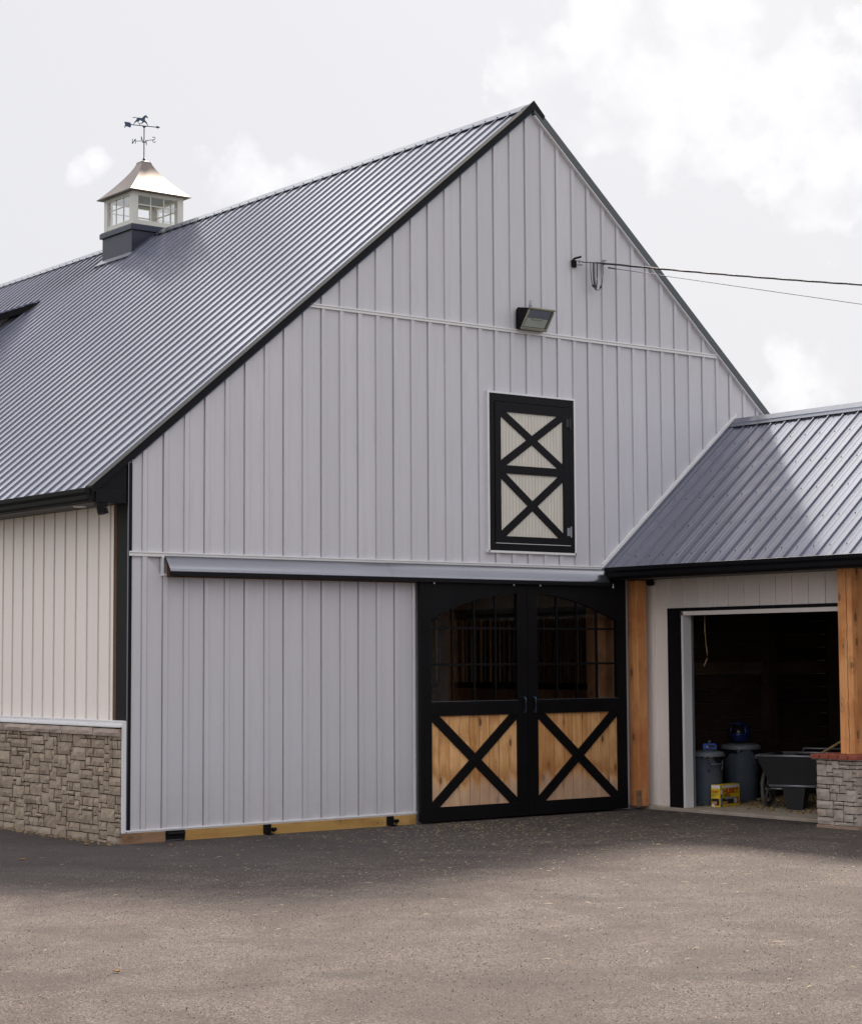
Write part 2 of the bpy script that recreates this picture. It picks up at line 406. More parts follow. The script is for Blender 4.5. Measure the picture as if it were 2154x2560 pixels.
def link(name, me, parent=None, loc=(0, 0, 0)):
    o = bpy.data.objects.new(name, me); COL.objects.link(o)
    o.location = loc
    if parent is not None:
        o.parent = parent
        pl = WL.get(parent.name, Vector((0, 0, 0)))
        o.location = Vector(loc) - pl
        WL[o.name] = Vector(loc)
    else: WL[o.name] = Vector(loc)
    return o
def ob(name, mb, mat, parent=None, smooth=False, bevel=0.0, loc=(0, 0, 0), label=None, kind=None):
    o = link(name, mb.mesh(name, mat, smooth), parent, loc)
    if bevel:
        b = o.modifiers.new('bevel', 'BEVEL'); b.width = bevel; b.segments = 2; b.limit_method = 'ANGLE'; b.angle_limit = math.radians(40)
    if label: o['label'] = label
    if kind: o['kind'] = kind
    return o
def tag(o, label=None, cat=None, group=None, kind=None):
    for k, v in (('label', label), ('category', cat), ('group', group), ('kind', kind)):
        if v: o[k] = v
    return o
def thing(name, loc, label, cat, group=None):
    o = link(name, None, None, loc); tag(o, label, cat, group); return o
def text_mesh(txt, size, mat, ext=.0008, bold=.0, shear=0.0, sx=1.0):
    cu = bpy.data.curves.new('t', 'FONT'); cu.body = txt; cu.size = size; cu.extrude = ext; cu.offset = bold; cu.shear = shear
    cu.align_x = 'LEFT'
    o = bpy.data.objects.new('t', cu); COL.objects.link(o)
    dg = bpy.context.evaluated_depsgraph_get(); me = bpy.data.meshes.new_from_object(o.evaluated_get(dg))
    bpy.data.objects.remove(o)
    mb = MB(); mb.v = [(v.co.x * sx, v.co.y, v.co.z) for v in me.vertices]; mb.f = [tuple(p.vertices) for p in me.polygons]
    return mb

# ------------------------------------------------------------------ constants
D = .2286
XP, ZP, ML, MR_ = 5.05, 7.85, .8335, .856
BX1 = 10.12; BL = 24.0
def zl(x): return ZP - ML * (XP - x)
def zr(x): return ZP - MR_ * (x - XP)
def zroof(x): return zl(x) if x < XP else zr(x)
WXW = 6.66; WXR = 8.21; WM = .8465
def zw(x): return 2.727 + WM * (x - 6.102)

# ------------------------------------------------------------------ ground
mb = MB(); mb.quad((-400, -400, -.01), (400, -400, -.01), (400, 400, -.01), (-400, 400, -.01))
tag(ob('ground', mb, 'grass'), kind='structure')
mb = MB()
nx, ny = 60, 60
X0, X1, Y0, Y1 = -26, 30, -32, 26
vs = []
for j in range(ny + 1):
    for i in range(nx + 1):
        x = X0 + (X1 - X0) * i / nx; y = Y0 + (Y1 - Y0) * j / ny
        vs.append((x, y, 0.0))
mb.add(vs, [(j * (nx + 1) + i, j * (nx + 1) + i + 1, (j + 1) * (nx + 1) + i + 1, (j + 1) * (nx + 1) + i) for j in range(ny) for i in range(nx)])
tag(ob('asphalt_yard', mb, 'asphalt'), kind='structure')
mb = MB(); mb.box(6.575, 9.9, -8.4, -.02, -.05, .034)
tag(ob('garage_slab', mb, 'slab_concrete', bevel=.008), kind='structure')
mb = MB(); mb.box(.12, BX1 - .12, .12, BL - .1, -.05, .012)
tag(ob('barn_floor', mb, 'slab_concrete'), kind='structure')

# ------------------------------------------------------------------ barn
barn = thing('barn', (XP, 0, 0), 'large grey metal sided barn with steep dark ribbed metal roof and black trim', 'barn')

# panel profile: (offset along wall, depth out of wall)
def prof_even(d=.018): return [(-.004, 0), (-.004, -.004), (0, -.004), (.0, d), (.046, d), (.049, -.006), (.056, -.006), (.060, 0), (D - .008, 0)]
def prof_groove(d=.018): return [(-.008, 0), (-.008, -.02), (0, -.02), (.0, d), (.046, d), (.049, -.004), (.055, -.004), (.058, 0), (D - .004, 0)]
def gable_panel(k, zb, ztf, xmin, xmax, parent):
    x0 = .1418 + k * D
    pr = prof_groove() if k % 2 else prof_even()
    mb = MB(); pts = [(x0 + s, d) for s, d in pr]; ok = False
    for (xa, da), (xb, db) in zip(pts[:-1], pts[1:]):
        if xb - xa < 1e-6:
            if not (xmin < xa < xmax): continue
            segs = [(xa, da, xb, db)]
        else:
            ca, cb = max(xa, xmin), min(xb, xmax)
            if cb - ca < 1e-5: continue
            dd = lambda x: da + (db - da) * (x - xa) / (xb - xa)
            cuts = [ca] + ([XP] if ca < XP < cb else []) + [cb]
            segs = [(p, dd(p), q, dd(q)) for p, q in zip(cuts[:-1], cuts[1:])]
        for (a, e, b, g) in segs:
            za, zb_ = ztf(a), ztf(b)
            if max(za, zb_) <= zb + .01: continue
            za = max(za, zb); zb_ = max(zb_, zb)
            mb.quad((a, -e, zb), (b, -g, zb), (b, -g, zb_), (a, -e, za)); ok = True
    if ok: ob('siding_panel', mb, 'siding_paint', parent)

gw = MB()
# gable backing with the sliding-door opening
yb0, yb1 = .021, .12
def gpoly(pts): gw.prism([(x, yb1, z) for x, z in pts], (0, yb0 - yb1, 0))
gpoly([(0, 0), (3.47, 0), (3.47, 2.45), (0, 2.45)]); gpoly([(6.22, 0), (BX1, 0), (BX1, 2.45), (6.22, 2.45)])
gpoly([(0, 2.45), (BX1, 2.45), (BX1, zr(BX1) - .06), (XP, ZP - .06), (0, zl(0) - .06)])
gable = ob('gable_wall', gw, 'siding_paint', barn)
TOP = lambda x: zroof(x) - .055
for k in range(-1, 44):
    if .1418 + k * D < 3.36: gable_panel(k, .124, lambda x: 2.69 if x < .345 else 2.50, .034, 3.345, gable)
for k in range(26, 29): gable_panel(k, .04, lambda x: 2.60, 6.31, 6.655, gable)
hx0, hx1, hz0, hz1 = 4.362, 5.63, 2.843, 4.593
for k in range(-1, 44):
    xa = .1418 + k * D
    f = lambda x: min(5.268, TOP(x))
    if xa + D < hx0 + 1e-4 or xa - .006 > hx1: gable_panel(k, 2.73, f, .034, BX1, gable)
    else:
        gable_panel(k, 2.73, lambda x: hz0 + .01, hx0, hx1, gable); gable_panel(k, hz1 - .01, f, hx0, hx1, gable)
        if xa < hx0: gable_panel(k, 2.73, f, .034, hx0, gable)
        if xa + D > hx1: gable_panel(k, 2.73, f, hx1, BX1, gable)
    gable_panel(k, 5.30, TOP, .1, BX1, gable)
def strip(x0, x1, z0, z1, y=-.024, nm='trim_strip', par=None, mat='trim_white'):
    mb = MB(); mb.box(x0, x1, y, 0.004, z0, z1)
    mb.box(x0, x1, y - .008, y + .001, z1 - .014, z1 + .001)
    return ob(nm, mb, mat, par or gable, bevel=.002)
strip(-.004, 6.06, 2.682, 2.727)
strip(1.98, 5.62, 5.262, 5.303); strip(5.60, 8.02, 5.258, 5.302, y=-.028)
strip(-.03, 3.392, .098, .124, y=-.02)
strip(3.345, 3.375, .126, 2.50, y=-.022, nm='jamb_trim')
strip(.37, 3.39, 2.50, 2.52, y=-.022); strip(.345, .372, 2.50, 2.68, y=-.022)
# trim that follows the wing roof and closes the gable siding above it
mb = MB(); mb.prism([(6.03, -.002, 2.70), (8.24, -.002, zw(8.24) + .035), (8.24, -.002, zw(8.24) + .085), (6.03, -.002, 2.758)], (0, -.03, 0))
ob('wing_flashing', mb, 'trim_white', gable, bevel=.002)
# rake trims
for nm, x0, f in (('rake_trim', -.42, zl),):
    mb = MB(); mb.prism([(x0, .02, f(x0) + .010), (x0, .02, f(x0) - .055), (XP, .02, ZP - .055), (XP, .02, ZP + .010)], (0, -.075, 0))
    mb.prism([(x0, .08, f(x0) + .032), (x0, .08, f(x0) + .012), (XP, .08, ZP + .012), (XP, .08, ZP + .032)], (0, -.14, 0))
    ob(nm, mb, 'black_trim', barn, bevel=.003)
mb = MB(); mb.prism([(XP, .02, ZP - .09), (BX1 + .4, .02, zr(BX1 + .4) - .09), (BX1 + .4, .02, zr(BX1 + .4) + .02), (XP, .02, ZP + .02)], (0, -.075, 0))
ob('rake_trim', mb, 'rake_steel', barn, bevel=.003)
mb = MB(); mb.prism([(XP + .02, .0, ZP - .125), (BX1, .0, zr(BX1) - .105), (BX1, .0, zr(BX1) - .088), (XP + .02, .0, ZP - .106)], (0, -.05, 0))
ob('rake_channel', mb, 'trim_white', barn)
mb = MB(); mb.prism([(0.04, .0, zl(.04) - .080), (XP, .0, ZP - .080), (XP, .0, ZP - .066), (.04, .0, zl(.04) - .066)], (0, -.034, 0))
ob('rake_channel', mb, 'vane_metal', barn)

RD = .2165
# roof panels: ribs with two low ones between
rp = [(0, 0), (.0005, .0155), (.016, .0155), (.026, 0), (.097, 0), (.103, .0025), (.113, .0025), (.119, 0), (.154, 0), (.160, .0025), (.170, .0025), (.176, 0), (RD, 0)]
rp0 = rp[:4] + [(RD, 0)]
def slope_panel(xe, xr, zf, nrm, prf=None):
    mb = MB(); nrm = Vector(nrm).normalized(); prf = prf or rp
    for (a, h), (b, g) in zip(prf[:-1], prf[1:]):
        P = lambda x, y, hh: Vector((x, y, zf(x))) + nrm * hh
        mb.quad(P(xe, a, h), P(xe, b, g), P(xr, b, g), P(xr, a, h))
    return mb
roof_bk = MB()
roof_bk.prism([(-.40, .03, zl(-.40) - .004), (XP, .03, ZP - .004), (XP, .03, ZP - .05), (-.40, .03, zl(-.40) - .05)], (0, BL, 0))
roof_bk.prism([(XP, .03, ZP - .004), (BX1 + .4, .03, zr(BX1 + .4) - .004), (BX1 + .4, .03, zr(BX1 + .4) - .05), (XP, .03, ZP - .05)], (0, BL, 0))
roof = ob('roof', roof_bk, 'soffit_dark', barn)
me = slope_panel(-.40, XP, zl, (-ML, 0, 1), rp0).mesh('roof_panel', 'roof_steel')
for j in range(int(BL / RD)): link('roof_panel', me, roof, (0, .05 + j * RD, 0))
mb = MB()
for j in range(int(BL / RD)):
    p = slope_panel(BX1 + .4, XP, zr, (MR_, 0, 1)); mb.add([(x, y + .05 + j * RD, z) for x, y, z in p.v], p.f)
ob('far_roof_slope', mb, 'roof_steel', roof, kind='stuff')
mb = MB()
for s, f in ((-1, zl), (1, zr)):
    for a, b, h0, h1 in ((0, .085, .034, .027), (.085, .095, .027, .022)):
        xa, xb = XP + s * a, XP + s * b
        mb.quad((xa, -.05, f(xa) + h0), (xb, -.05, f(xb) + h1), (xb, BL, f(xb) + h1), (xa, BL, f(xa) + h0))
        mb.quad((xa, -.05, f(xa) + h0 - .01), (xb, -.05, f(xb) + h1 - .01), (xb, -.05, f(xb) + h1), (xa, -.05, f(xa) + h0))
ob('ridge_cap', mb, 'ridge_steel', roof)
mb = MB(); mb.prism([(XP - .13, -.056, zl(XP - .13) - .05), (XP, -.056, ZP - .05), (XP + .13, -.056, zr(XP + .13) - .04), (XP + .16, -.056, zr(XP + .16) + .035), (XP, -.056, ZP + .05), (XP - .16, -.056, zl(XP - .16) + .035)], (0, .02, 0))
ob('ridge_end_cap', mb, 'black_trim', roof)
mb = MB()
for x in [XP - .075]:
    for j in range(108):
        y = .065 + j * RD; mb.box(x - .006, x + .006, y - .006, y + .006, zl(x) + .026, zl(x) + .036)
ob('ridge_screw', mb, 'hardware_black', roof, kind='stuff')

# eave on the long side: soffit, fascia, gutter
mb = MB(); mb.box(-.36, .0, .01, BL, 3.176, 3.19); mb.box(-.372, -.36, .01, BL, 3.17, 3.30)
sof = ob('soffit', mb, 'soffit_dark', barn)
mb = MB(); mb.lathe([(.0, -.012), (.05, -.012), (.065, -.004), (.066, .002)], (-.22, .56, 3.176), 24)
ob('recessed_light', mb, 'white_plastic', sof, smooth=True)
prof = [(-.373, 3.30), (-.373, 3.178), (-.43, 3.176), (-.452, 3.20), (-.458, 3.235), (-.478, 3.262), (-.484, 3.30), (-.476, 3.302), (-.47, 3.27), (-.448, 3.24), (-.44, 3.205), (-.425, 3.188), (-.385, 3.188), (-.385, 3.30)]
mb = MB(); n = len(prof)
a = [(x, -.03, z) for x, z in prof]; b = [(x, BL, z) for x, z in prof]
mb.add(a + b, [(i, i + n, (i + 1) % n + n, (i + 1) % n) for i in range(n)])
mb.prism([(x, -.034, z) for x, z in prof[:7]] , (0, .006, 0))
gut = ob('gutter', mb, 'black_trim', barn, bevel=.0)
# boxed end of the eave on the gable side
mb = MB(); mb.prism([(-.365, -.012, zl(-.365) - .05), (-.365, -.012, 3.172), (-.03, -.012, 3.172), (-.03, -.012, zl(-.03) - .06)], (0, .02, 0))
mb.box(-.375, -.085, -.05, -.013, 3.17, 3.292)
ob('eave_return', mb, 'black_trim', barn, bevel=.003)
mb = MB(); mb.box(-.36, -.25, -.045, .02, 3.13, 3.168); mb.tube([(-.30, -.01, 3.14), (-.30, -.02, 3.06)], [.045, .035], 12); mb.tube([(-.26, -.02, 3.12), (-.25, -.03, 3.07)], [.02, .022], 10)
ob('security_camera', mb, 'black_steel', barn)
# corner trims
mb = MB(); mb.box(-.012, .002, -.004, .20, .1, zl(0) - .1); mb.box(-.012, .030, -.016, -.003, .1, zl(0) - .08)
ob('corner_trim', mb, 'black_trim', barn, bevel=.003)
mb = MB(); mb.box(-.018, -.010, -.021, -.012, .1, zl(0) - .08)
ob('corner_bead', mb, 'ridge_steel', barn)
mb = MB(); mb.box(-.014, .0, .20, .26, 1.137, 3.172)
ob('corner_batten', mb, 'track_board', barn)

# ---- side wall
mb = MB(); mb.box(.022, .12, .12, BL, 0, 3.3); sw = ob('side_wall', mb, 'siding_lit', barn)
pr = [(-.007, 0), (-.007, .018), (0, .018), (0, -.010), (.004, -.012), (.03, -.012), (.034, -.003), (D - .007, -.003)]
pr = [(0, .010), (.010, .010), (.010, -.016), (.052, -.016), (.056, .0), (D, .0)]
pr = [(0, -.006), (0, .020), (.022, .020), (.022, -.014), (.054, -.014), (.058, -.006), (D, -.006)]
def side_panel(y0, ymin):
    mb = MB()
    for (a, h), (b, g) in zip(pr[:-1], pr[1:]):
        ya, yb = max(y0 + a, ymin), max(y0 + b, ymin)
        if yb <= ymin and ya <= ymin: continue
        mb.quad((h, yb, 1.12), (h if abs(ya - yb) > 1e-6 else g, ya, 1.12), (h if abs(ya - yb) > 1e-6 else g, ya, 3.18), (h, yb, 3.18))
    return mb
def side_panel(y0, ymin):
    mb = MB()
    for (a, h), (b, g) in zip(pr[:-1], pr[1:]):
        ya, yb = max(y0 + a, ymin), max(y0 + b, ymin)
        if yb <= ymin: continue
        mb.quad((g, yb, 1.12), (h, ya, 1.12), (h, ya, 3.18), (g, yb, 3.18))
    return mb
ob('siding_panel', side_panel(.322 - D, .262), 'siding_lit', sw)
sm = side_panel(.322, -1).mesh('siding_panel', 'siding_lit')
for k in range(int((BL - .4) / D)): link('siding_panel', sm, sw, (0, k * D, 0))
# ---- stone wainscot
mb = MB(); mb.box(-.045, -.001, .0, BL, -.05, 1.02); wc = ob('stone_wainscot', mb, 'mortar', barn)
def stone_mesh(L_, H, depth, seed, nd=3):
    """rough faced block: local x along the wall, z up, -y outwards"""
    r = random.Random(seed); mb = MB(); nx_ = max(2, min(4, int(L_ / .05) + 1)); nz_ = max(2, min(3, int(H / .04) + 1))
    P = []
    for j in range(nz_ + 1):
        for i in range(nx_ + 1):
            e = (i in (0, nx_)) or (j in (0, nz_))
            c = (i in (0, nx_)) and (j in (0, nz_))
            d = depth * (.80 if c else .86 if e else 1) + r.uniform(-.005, .005)
            x = L_ * i / nx_ + (r.uniform(-.006, .006) if 0 < i < nx_ else r.uniform(.0, .003) * (1 if i == 0 else -1))
            z = H * j / nz_ + (r.uniform(-.005, .005) if 0 < j < nz_ else r.uniform(.0, .003) * (1 if j == 0 else -1))
            P.append((x, -d, z))
    w = nx_ + 1
    F = [(j * w + i, j * w + i + 1, (j + 1) * w + i + 1, (j + 1) * w + i) for j in range(nz_) for i in range(nx_)]
    ring = [i for i in range(w)] + [j * w + nx_ for j in range(1, nz_ + 1)] + [nz_ * w + i for i in range(nx_ - 1, -1, -1)] + [j * w for j in range(nz_ - 1, 0, -1)]
    o = len(P); P += [(P[i][0], .0, P[i][2]) for i in ring]
    for a in range(len(ring)):
        b = (a + 1) % len(ring); F.append((ring[b], ring[a], o + a, o + b))
    mb.add(P, F); return mb
def pack(W, H, cw, ch, sizes, seed):
    r = random.Random(seed); nx_ = int(round(W / cw)); nz_ = int(round(H / ch)); g = [[0] * nx_ for _ in range(nz_)]; out = []
    for j in range(nz_):
        for i in range(nx_):
            if g[j][i]: continue
            opts = sizes[:]; r.shuffle(opts)
            for (w, h) in opts + [(1, 1)]:
                if i + w <= nx_ and j + h <= nz_ and all(not g[j + b][i + a] for a in range(w) for b in range(h)): break
            for a in range(w):
                for b in range(h): g[j + b][i + a] = 1
            out.append((i * W / nx_, j * H / nz_, w * W / nx_, h * H / nz_))
    return out
SZ = [(4, 2), (3, 2), (2, 2), (4, 3), (3, 3), (3, 1), (2, 1), (2, 2), (3, 2), (2, 3), (4, 2), (1, 2), (5, 2), (5, 3)]
rot_side = Matrix.Rotation(-math.pi / 2, 4, 'Z')       # local x -> -y, -y -> -x
def side_stone(y, z, L_, H, depth, seed, gap=.0035):
    mb = stone_mesh(L_ - 2 * gap, H - 2 * gap, depth, seed); mb.xf(Matrix.Translation((-.028, y + L_ - gap, z + gap)) @ rot_side); return mb
lst = pack(3.36, 1.02, .053, .0425, SZ, 3)
print('stones', len(lst))
for i, (y, z, w, h) in enumerate(lst):
    ob('stone', side_stone(y, z - .02, w, h, random.uniform(.034, .056), i), 'ledge_stone', wc)
rest = MB()
for i, (y, z, w, h) in enumerate(pack(20.4, 1.02, .112, .093, SZ, 5)):
    s_ = side_stone(3.36 + y, z - .02, w, h, random.uniform(.034, .05), i); rest.add(s_.v, s_.f)
ob('distant_stones', rest, 'ledge_stone', wc, kind='stuff')
y = -.0
i = 0
while y < BL - 1:
    w = random.choice([.42, .5, .58, .64]); mb = stone_mesh(w - .008, .072, .075, 900 + i); mb.xf(Matrix.Translation((-.028, y + w, .995 + random.uniform(-.003, .003))) @ rot_side)
    if y < 10: ob('cap_stone', mb, 'cap_stone', wc)
    y += w; i += 1
mb = MB(); mb.box(-.10, .0, .0, BL, 1.078, 1.094); mb.box(-.022, .0, .0, BL, 1.094, 1.138); mb.box(-.03, -.02, .0, BL, 1.128, 1.14)
ob('wainscot_trim', mb, 'trim_white', barn, bevel=.002)
mb = MB(); mb.box(-.058, -.022, -.024, -.002, .10, 1.135); mb.box(-.062, -.054, -.030, -.001, .10, 1.14)
ob('corner_channel', mb, 'trim_white', barn, bevel=.002)

# ---- skirt board
mb = MB(); mb.box(-.06, .40, -.03, .003, -.02, .097); ob('skirt_board', mb, 'brown_board', barn, bevel=.004, label='short weathered brown skirt board at the corner')
mb = MB(); mb.box(.607, 3.37, -.03, .003, -.02, .097); ob('skirt_board', mb, 'treated_board', barn, bevel=.004, label='long yellow treated skirt board')
mb = MB(); mb.box(.402, .605, -.04, .0, .018, .1); mb.tube([(.41, -.045, .07), (.6, -.045, .07)], .014, 10)
mb.tube([(.52, -.04, .055), (.52, -.055, .055)], .008, 8); ob('pipe_bracket', mb, 'black_steel', barn, bevel=.003)
for bx_ in (1.49, 2.985):
    mb = MB(); mb.box(bx_, bx_ + .085, -.045, -.029, .012, .1); mb.box(bx_ + .01, bx_ + .075, -.12, -.04, .008, .016)
    mb.tube([(bx_ + .085, -.06, .05), (bx_ + .13, -.06, .05)], .018, 10); mb.tube([(bx_ + .105, -.06, .02), (bx_ + .105, -.06, .05)], .008, 8)
    ob('roller_guide', mb, 'black_steel', barn, bevel=.003)

# ---- sliding door track, hood
mb = MB(); mb.box(.40, 6.28, -.075, -.026, 2.49, 2.62); ob('track_board', mb, 'track_board', barn, bevel=.003)
HX0, HX1 = .376, 6.03
prof = [(-.004, 2.700), (-.02, 2.697), (-.05, 2.672), (-.09, 2.620), (-.125, 2.572), (-.138, 2.548), (-.140, 2.513)]
for (xa, xb, dz) in ((HX0, 3.02, 0), (3.0, HX1, .003)):
    mb = MB(); n = len(prof); sag = 0
    xs = [xa + (xb - xa) * i / 10 for i in range(11)]
    vs = []
    for x in xs:
        for (y, z) in prof: vs.append((x, y - dz * .4, z + dz * .3))
    mb.add(vs, [(i * n + j, i * n + j + 1, (i + 1) * n + j + 1, (i + 1) * n + j) for i in range(10) for j in range(n - 1)])
    mb.add([(x, -.10, 2.513) for x in (xa, xb)] + [(x, -.140, 2.513) for x in (xa, xb)], [(0, 1, 3, 2)])
    ob('track_hood', mb, 'hood_steel', barn, smooth=True)
mb = MB(); mb.box(HX0, HX0 + .004, -.139, -.130, 2.51, 2.53); mb.box(HX0 + .003, HX1, -.1475, -.134, 2.500, 2.542)
ob('hood_lip', mb, 'black_trim', barn)
for bx_ in (3.549, 4.638, 5.015, 6.098):
    mb = MB(); mb.lathe([(0, -.018), (.008, -.014), (.010, -.004), (.004, .004), (.004, .03)], (bx_, -.12, 2.497), 10)
    ob('hanger_bolt', mb, 'white_plastic', barn, smooth=True)

# ---- sliding doors
def zarch(x): return 2.405 - .285 * ((x - 4.835) / 1.31) ** 2
def sliding_door(x0, x1, gx0, gx1, hxl, name_label):
    yf, yk = -.106, -.060
    dr = MB()
    dr.box(x0, gx0, yf, yk, .02, 2.58); dr.box(gx1, x1, yf, yk, .02, 2.58)
    dr.box(gx0, gx1, yf + .001, yk, .02, .163); dr.box(gx0, gx1, yf + .001, yk, 1.105, 1.253)
    n = 16; top = 2.579
    for i in range(n):
        a = gx0 + (gx1 - gx0) * i / n; b = gx0 + (gx1 - gx0) * (i + 1) / n
        dr.hexa([(a, yf + .001, zarch(a)), (b, yf + .001, zarch(b)), (b, yk, zarch(b)), (a, yk, zarch(a)), (a, yf + .001, top), (b, yf + .001, top), (b, yk, top), (a, yk, top)])
    d = ob('sliding_door', dr, 'black_steel', barn, label=name_label)
    # planks
    n = 9; w = (gx1 - gx0 + .04) / n
    for i in range(n):
        a = gx0 - .02 + i * w
        mb = MB(); dy = random.uniform(-.002, .002)
        mb.box(a + .0025, a + w - .0025, -.082 + dy, -.066, .14, 1.13); ob('plank', mb, 'cedar_plank', d, bevel=.002)
    # crossed braces
    bw = .052
    pa, pb = Vector((gx0 - .02, .125)), Vector((gx1 + .02, 1.145)); pc, pd = Vector((gx0 - .02, 1.145)), Vector((gx1 + .02, .125))
    for p, q, y in ((pa, pb, -.101), (pc, pd, -.0985)):
        t = (q - p).normalized(); nn = Vector((-t.y, t.x)) * bw
        mb = MB(); mb.prism([(c.x, y, c.y) for c in (p - nn, q - nn, q + nn, p + nn)], (0, .017, 0)); ob('brace', mb, 'black_steel', d, bevel=.002)
    # muntins and panes
    xs = [gx0 + (gx1 - gx0) * i / 4 for i in range(5)]; zs = [1.253, 1.640, 2.022]
    for x in xs[1:4]:
        mb = MB(); mb.box(x - .011, x + .011, -.094, -.072, 1.25, zarch(x) + .02); ob('muntin', mb, 'black_steel', d)
    for z in zs[1:]:
        mb = MB(); mb.box(gx0 - .003, gx1 + .003, -.096, -.071, z - .011, z + .011); ob('muntin', mb, 'black_steel', d)
    for j in range(3):
        for i in range(4):
            a, b = xs[i], xs[i + 1]
            z0 = zs[j]; z1 = zs[j + 1] if j < 2 else max(zarch(a), zarch(b)) + .01
            if j == 2 and z1 < z0 + .02: continue
            mb = MB(); mb.box(a - .002, b + .002, -.0845, -.0815, z0, z1) if False else mb.quad((a, -.083, z0), (b, -.083, z0), (b, -.083, z1), (a, -.083, z1)); ob('pane', mb, 'door_glass', d)
    mb = MB(); mb.tube([(hxl, -.106, 1.285), (hxl, -.150, 1.28), (hxl, -.158, 1.262), (hxl, -.158, 1.14), (hxl, -.150, 1.122), (hxl, -.106, 1.117)], .008, 8)
    ob('handle', mb, 'vane_metal', d, smooth=True)
    # sheet edge lines catching the light
    mb = MB(); mb.box(gx0, gx1, -.108, -.104, 1.252, 1.257); ob('glazing_bead', mb, 'ridge_steel', d)
sliding_door(3.375, 4.832, 3.522, 4.692, 4.762, 'left leaf of the black framed sliding door')
sliding_door(4.838, 6.300, 4.980, 6.160, 4.905, 'right leaf of the black framed sliding door')
mb = MB(); mb.box(6.235, 6.305, -.05, .0, .04, 2.49); ob('door_jamb', mb, 'black_steel', barn)

# ---- hay door
hd = MB(); y0 = -.03
hd.box(hx0 + .02, hx0 + .094, y0, .0, hz0 + .02, hz1 - .02); hd.box(hx1 - .085, hx1 - .02, y0, 0, hz0 + .02, hz1 - .02)
hd.box(hx0 + .094, hx1 - .085, y0 + .001, 0, hz1 - .104, hz1 - .02); hd.box(hx0 + .094, hx1 - .085, y0 + .001, 0, hz0 + .02, hz0 + .098)
hay = ob('hay_door', hd, 'black_trim', barn, bevel=.002)
mb = MB()
for a, b, c, d_ in ((hx0, hx0 + .02, hz0, hz1), (hx1 - .02, hx1, hz0, hz1), (hx0 + .02, hx1 - .02, hz1 - .02, hz1), (hx0 - .01, hx1 + .01, hz0 - .004, hz0 + .02)):
    mb.box(a, b, -.036, 0, c, d_)
ob('hay_door_trim', mb, 'trim_white', hay)
ix0, ix1, iz0, iz1 = hx0 + .100, hx1 - .091, hz0 + .104, hz1 - .110
sx0, sx1 = ix0 + .083, ix1 - .095
mb = MB(); yy = -.036
mb.box(ix0, sx0, yy, -.012, iz0, iz1); mb.box(sx1, ix1, yy, -.012, iz0, iz1)
mb.box(sx0, sx1, yy + .001, -.012, iz1 - .105, iz1); mb.box(sx0, sx1, yy + .001, -.012, iz0, iz0 + .075); mb.box(sx0, sx1, yy + .001, -.012, 3.705, 3.795)
ob('door_leaf', mb, 'black_trim', hay, bevel=.002)
n = 20; w = (sx1 - sx0 + .02) / n
for i in range(n):
    mb = MB(); a = sx0 - .01 + i * w; mb.box(a + .0018, a + w - .0018, -.020, -.012, iz0 + .05, iz1 - .05); ob('beadboard_slat', mb, 'beadboard', hay)
mb = MB(); mb.box(sx0 - .01, sx1 + .01, -.013, -.008, iz0 + .05, iz1 - .05); ob('slat_backing', mb, 'brown_board', hay)
for za, zb in ((iz0 + .06, 3.72), (3.78, iz1 - .09)):
    for p, q, y in ((Vector((sx0 - .02, za)), Vector((sx1 + .02, zb)), -.0335), (Vector((sx0 - .02, zb)), Vector((sx1 + .02, za)), -.032)):
        t = (q - p).normalized(); nn = Vector((-t.y, t.x)) * .042
        mb = MB(); mb.prism([(c.x, y, c.y) for c in (p - nn, q - nn, q + nn, p + nn)], (0, .014, 0)); ob('brace', mb, 'black_trim', hay, bevel=.002)
for z in (iz1 - .17, iz0 + .15):
    mb = MB(); mb.tube([(ix1 + .004, -.045, z - .06), (ix1 + .004, -.045, z + .06)], .009, 8); mb.box(ix1 - .05, ix1 - .006, -.042, -.036, z - .045, z + .045)
    ob('hinge', mb, 'steel_grey' if z < 3.5 else 'hardware_black', hay)
mb = MB(); mb.box(ix0, ix1, -.04, -.03, iz0 - .006, iz0 - .001); ob('weather_strip', mb, 'trim_white', hay)

# ---- dormer on the long slope
dy0, dy1 = 9.77, 15.4
dzf = lambda x: 6.968 - .393 * (3.993 - x)
dbk = MB(); dbk.prism([(3.98, dy0, dzf(3.98) + .0), (1.05, dy0, dzf(1.05)), (1.05, dy0, dzf(1.05) - .095), (3.75, dy0, dzf(3.75) - .095)], (0, dy1 - dy0, 0))
dorm = ob('dormer', dbk, 'black_trim', barn)
dm = slope_panel(1.02, 3.99, lambda x: dzf(x) + .006, (-.393, 0, 1), rp0).mesh('roof_panel', 'roof_steel')
for j in range(int((dy1 - dy0) / RD)): link('roof_panel', dm, dorm, (0, dy0 + .02 + j * RD, 0))
mb = MB(); mb.box(1.4, 3.6, dy0 + .35, dy0 + .42, 4.7, dzf(1.4) - .09); mb.prism([(1.4, dy0 + .35, dzf(1.4) - .09), (1.4, dy0 + .35, 4.6), (3.7, dy0 + .35, 6.6), (3.7, dy0 + .35, dzf(3.7) - .1)], (0, .06, 0))
mb.box(1.4, 1.5, dy0 + .35, dy1 - .3, 4.6, dzf(1.4) - .09)
ob('dormer_wall', mb, 'siding_paint', dorm)
mb = MB(); nrm = Vector((-ML, 0, 1)).normalized()
mb.hexa([Vector((x, y, zl(x))) + nrm * h for h in (.0, .03) for (x, y) in ((1.2, dy0 + .20), (3.97, dy0 + .20), (3.97, dy0 + .34), (1.2, dy0 + .34))])
ob('dormer_flashing', mb, 'ridge_steel', dorm)

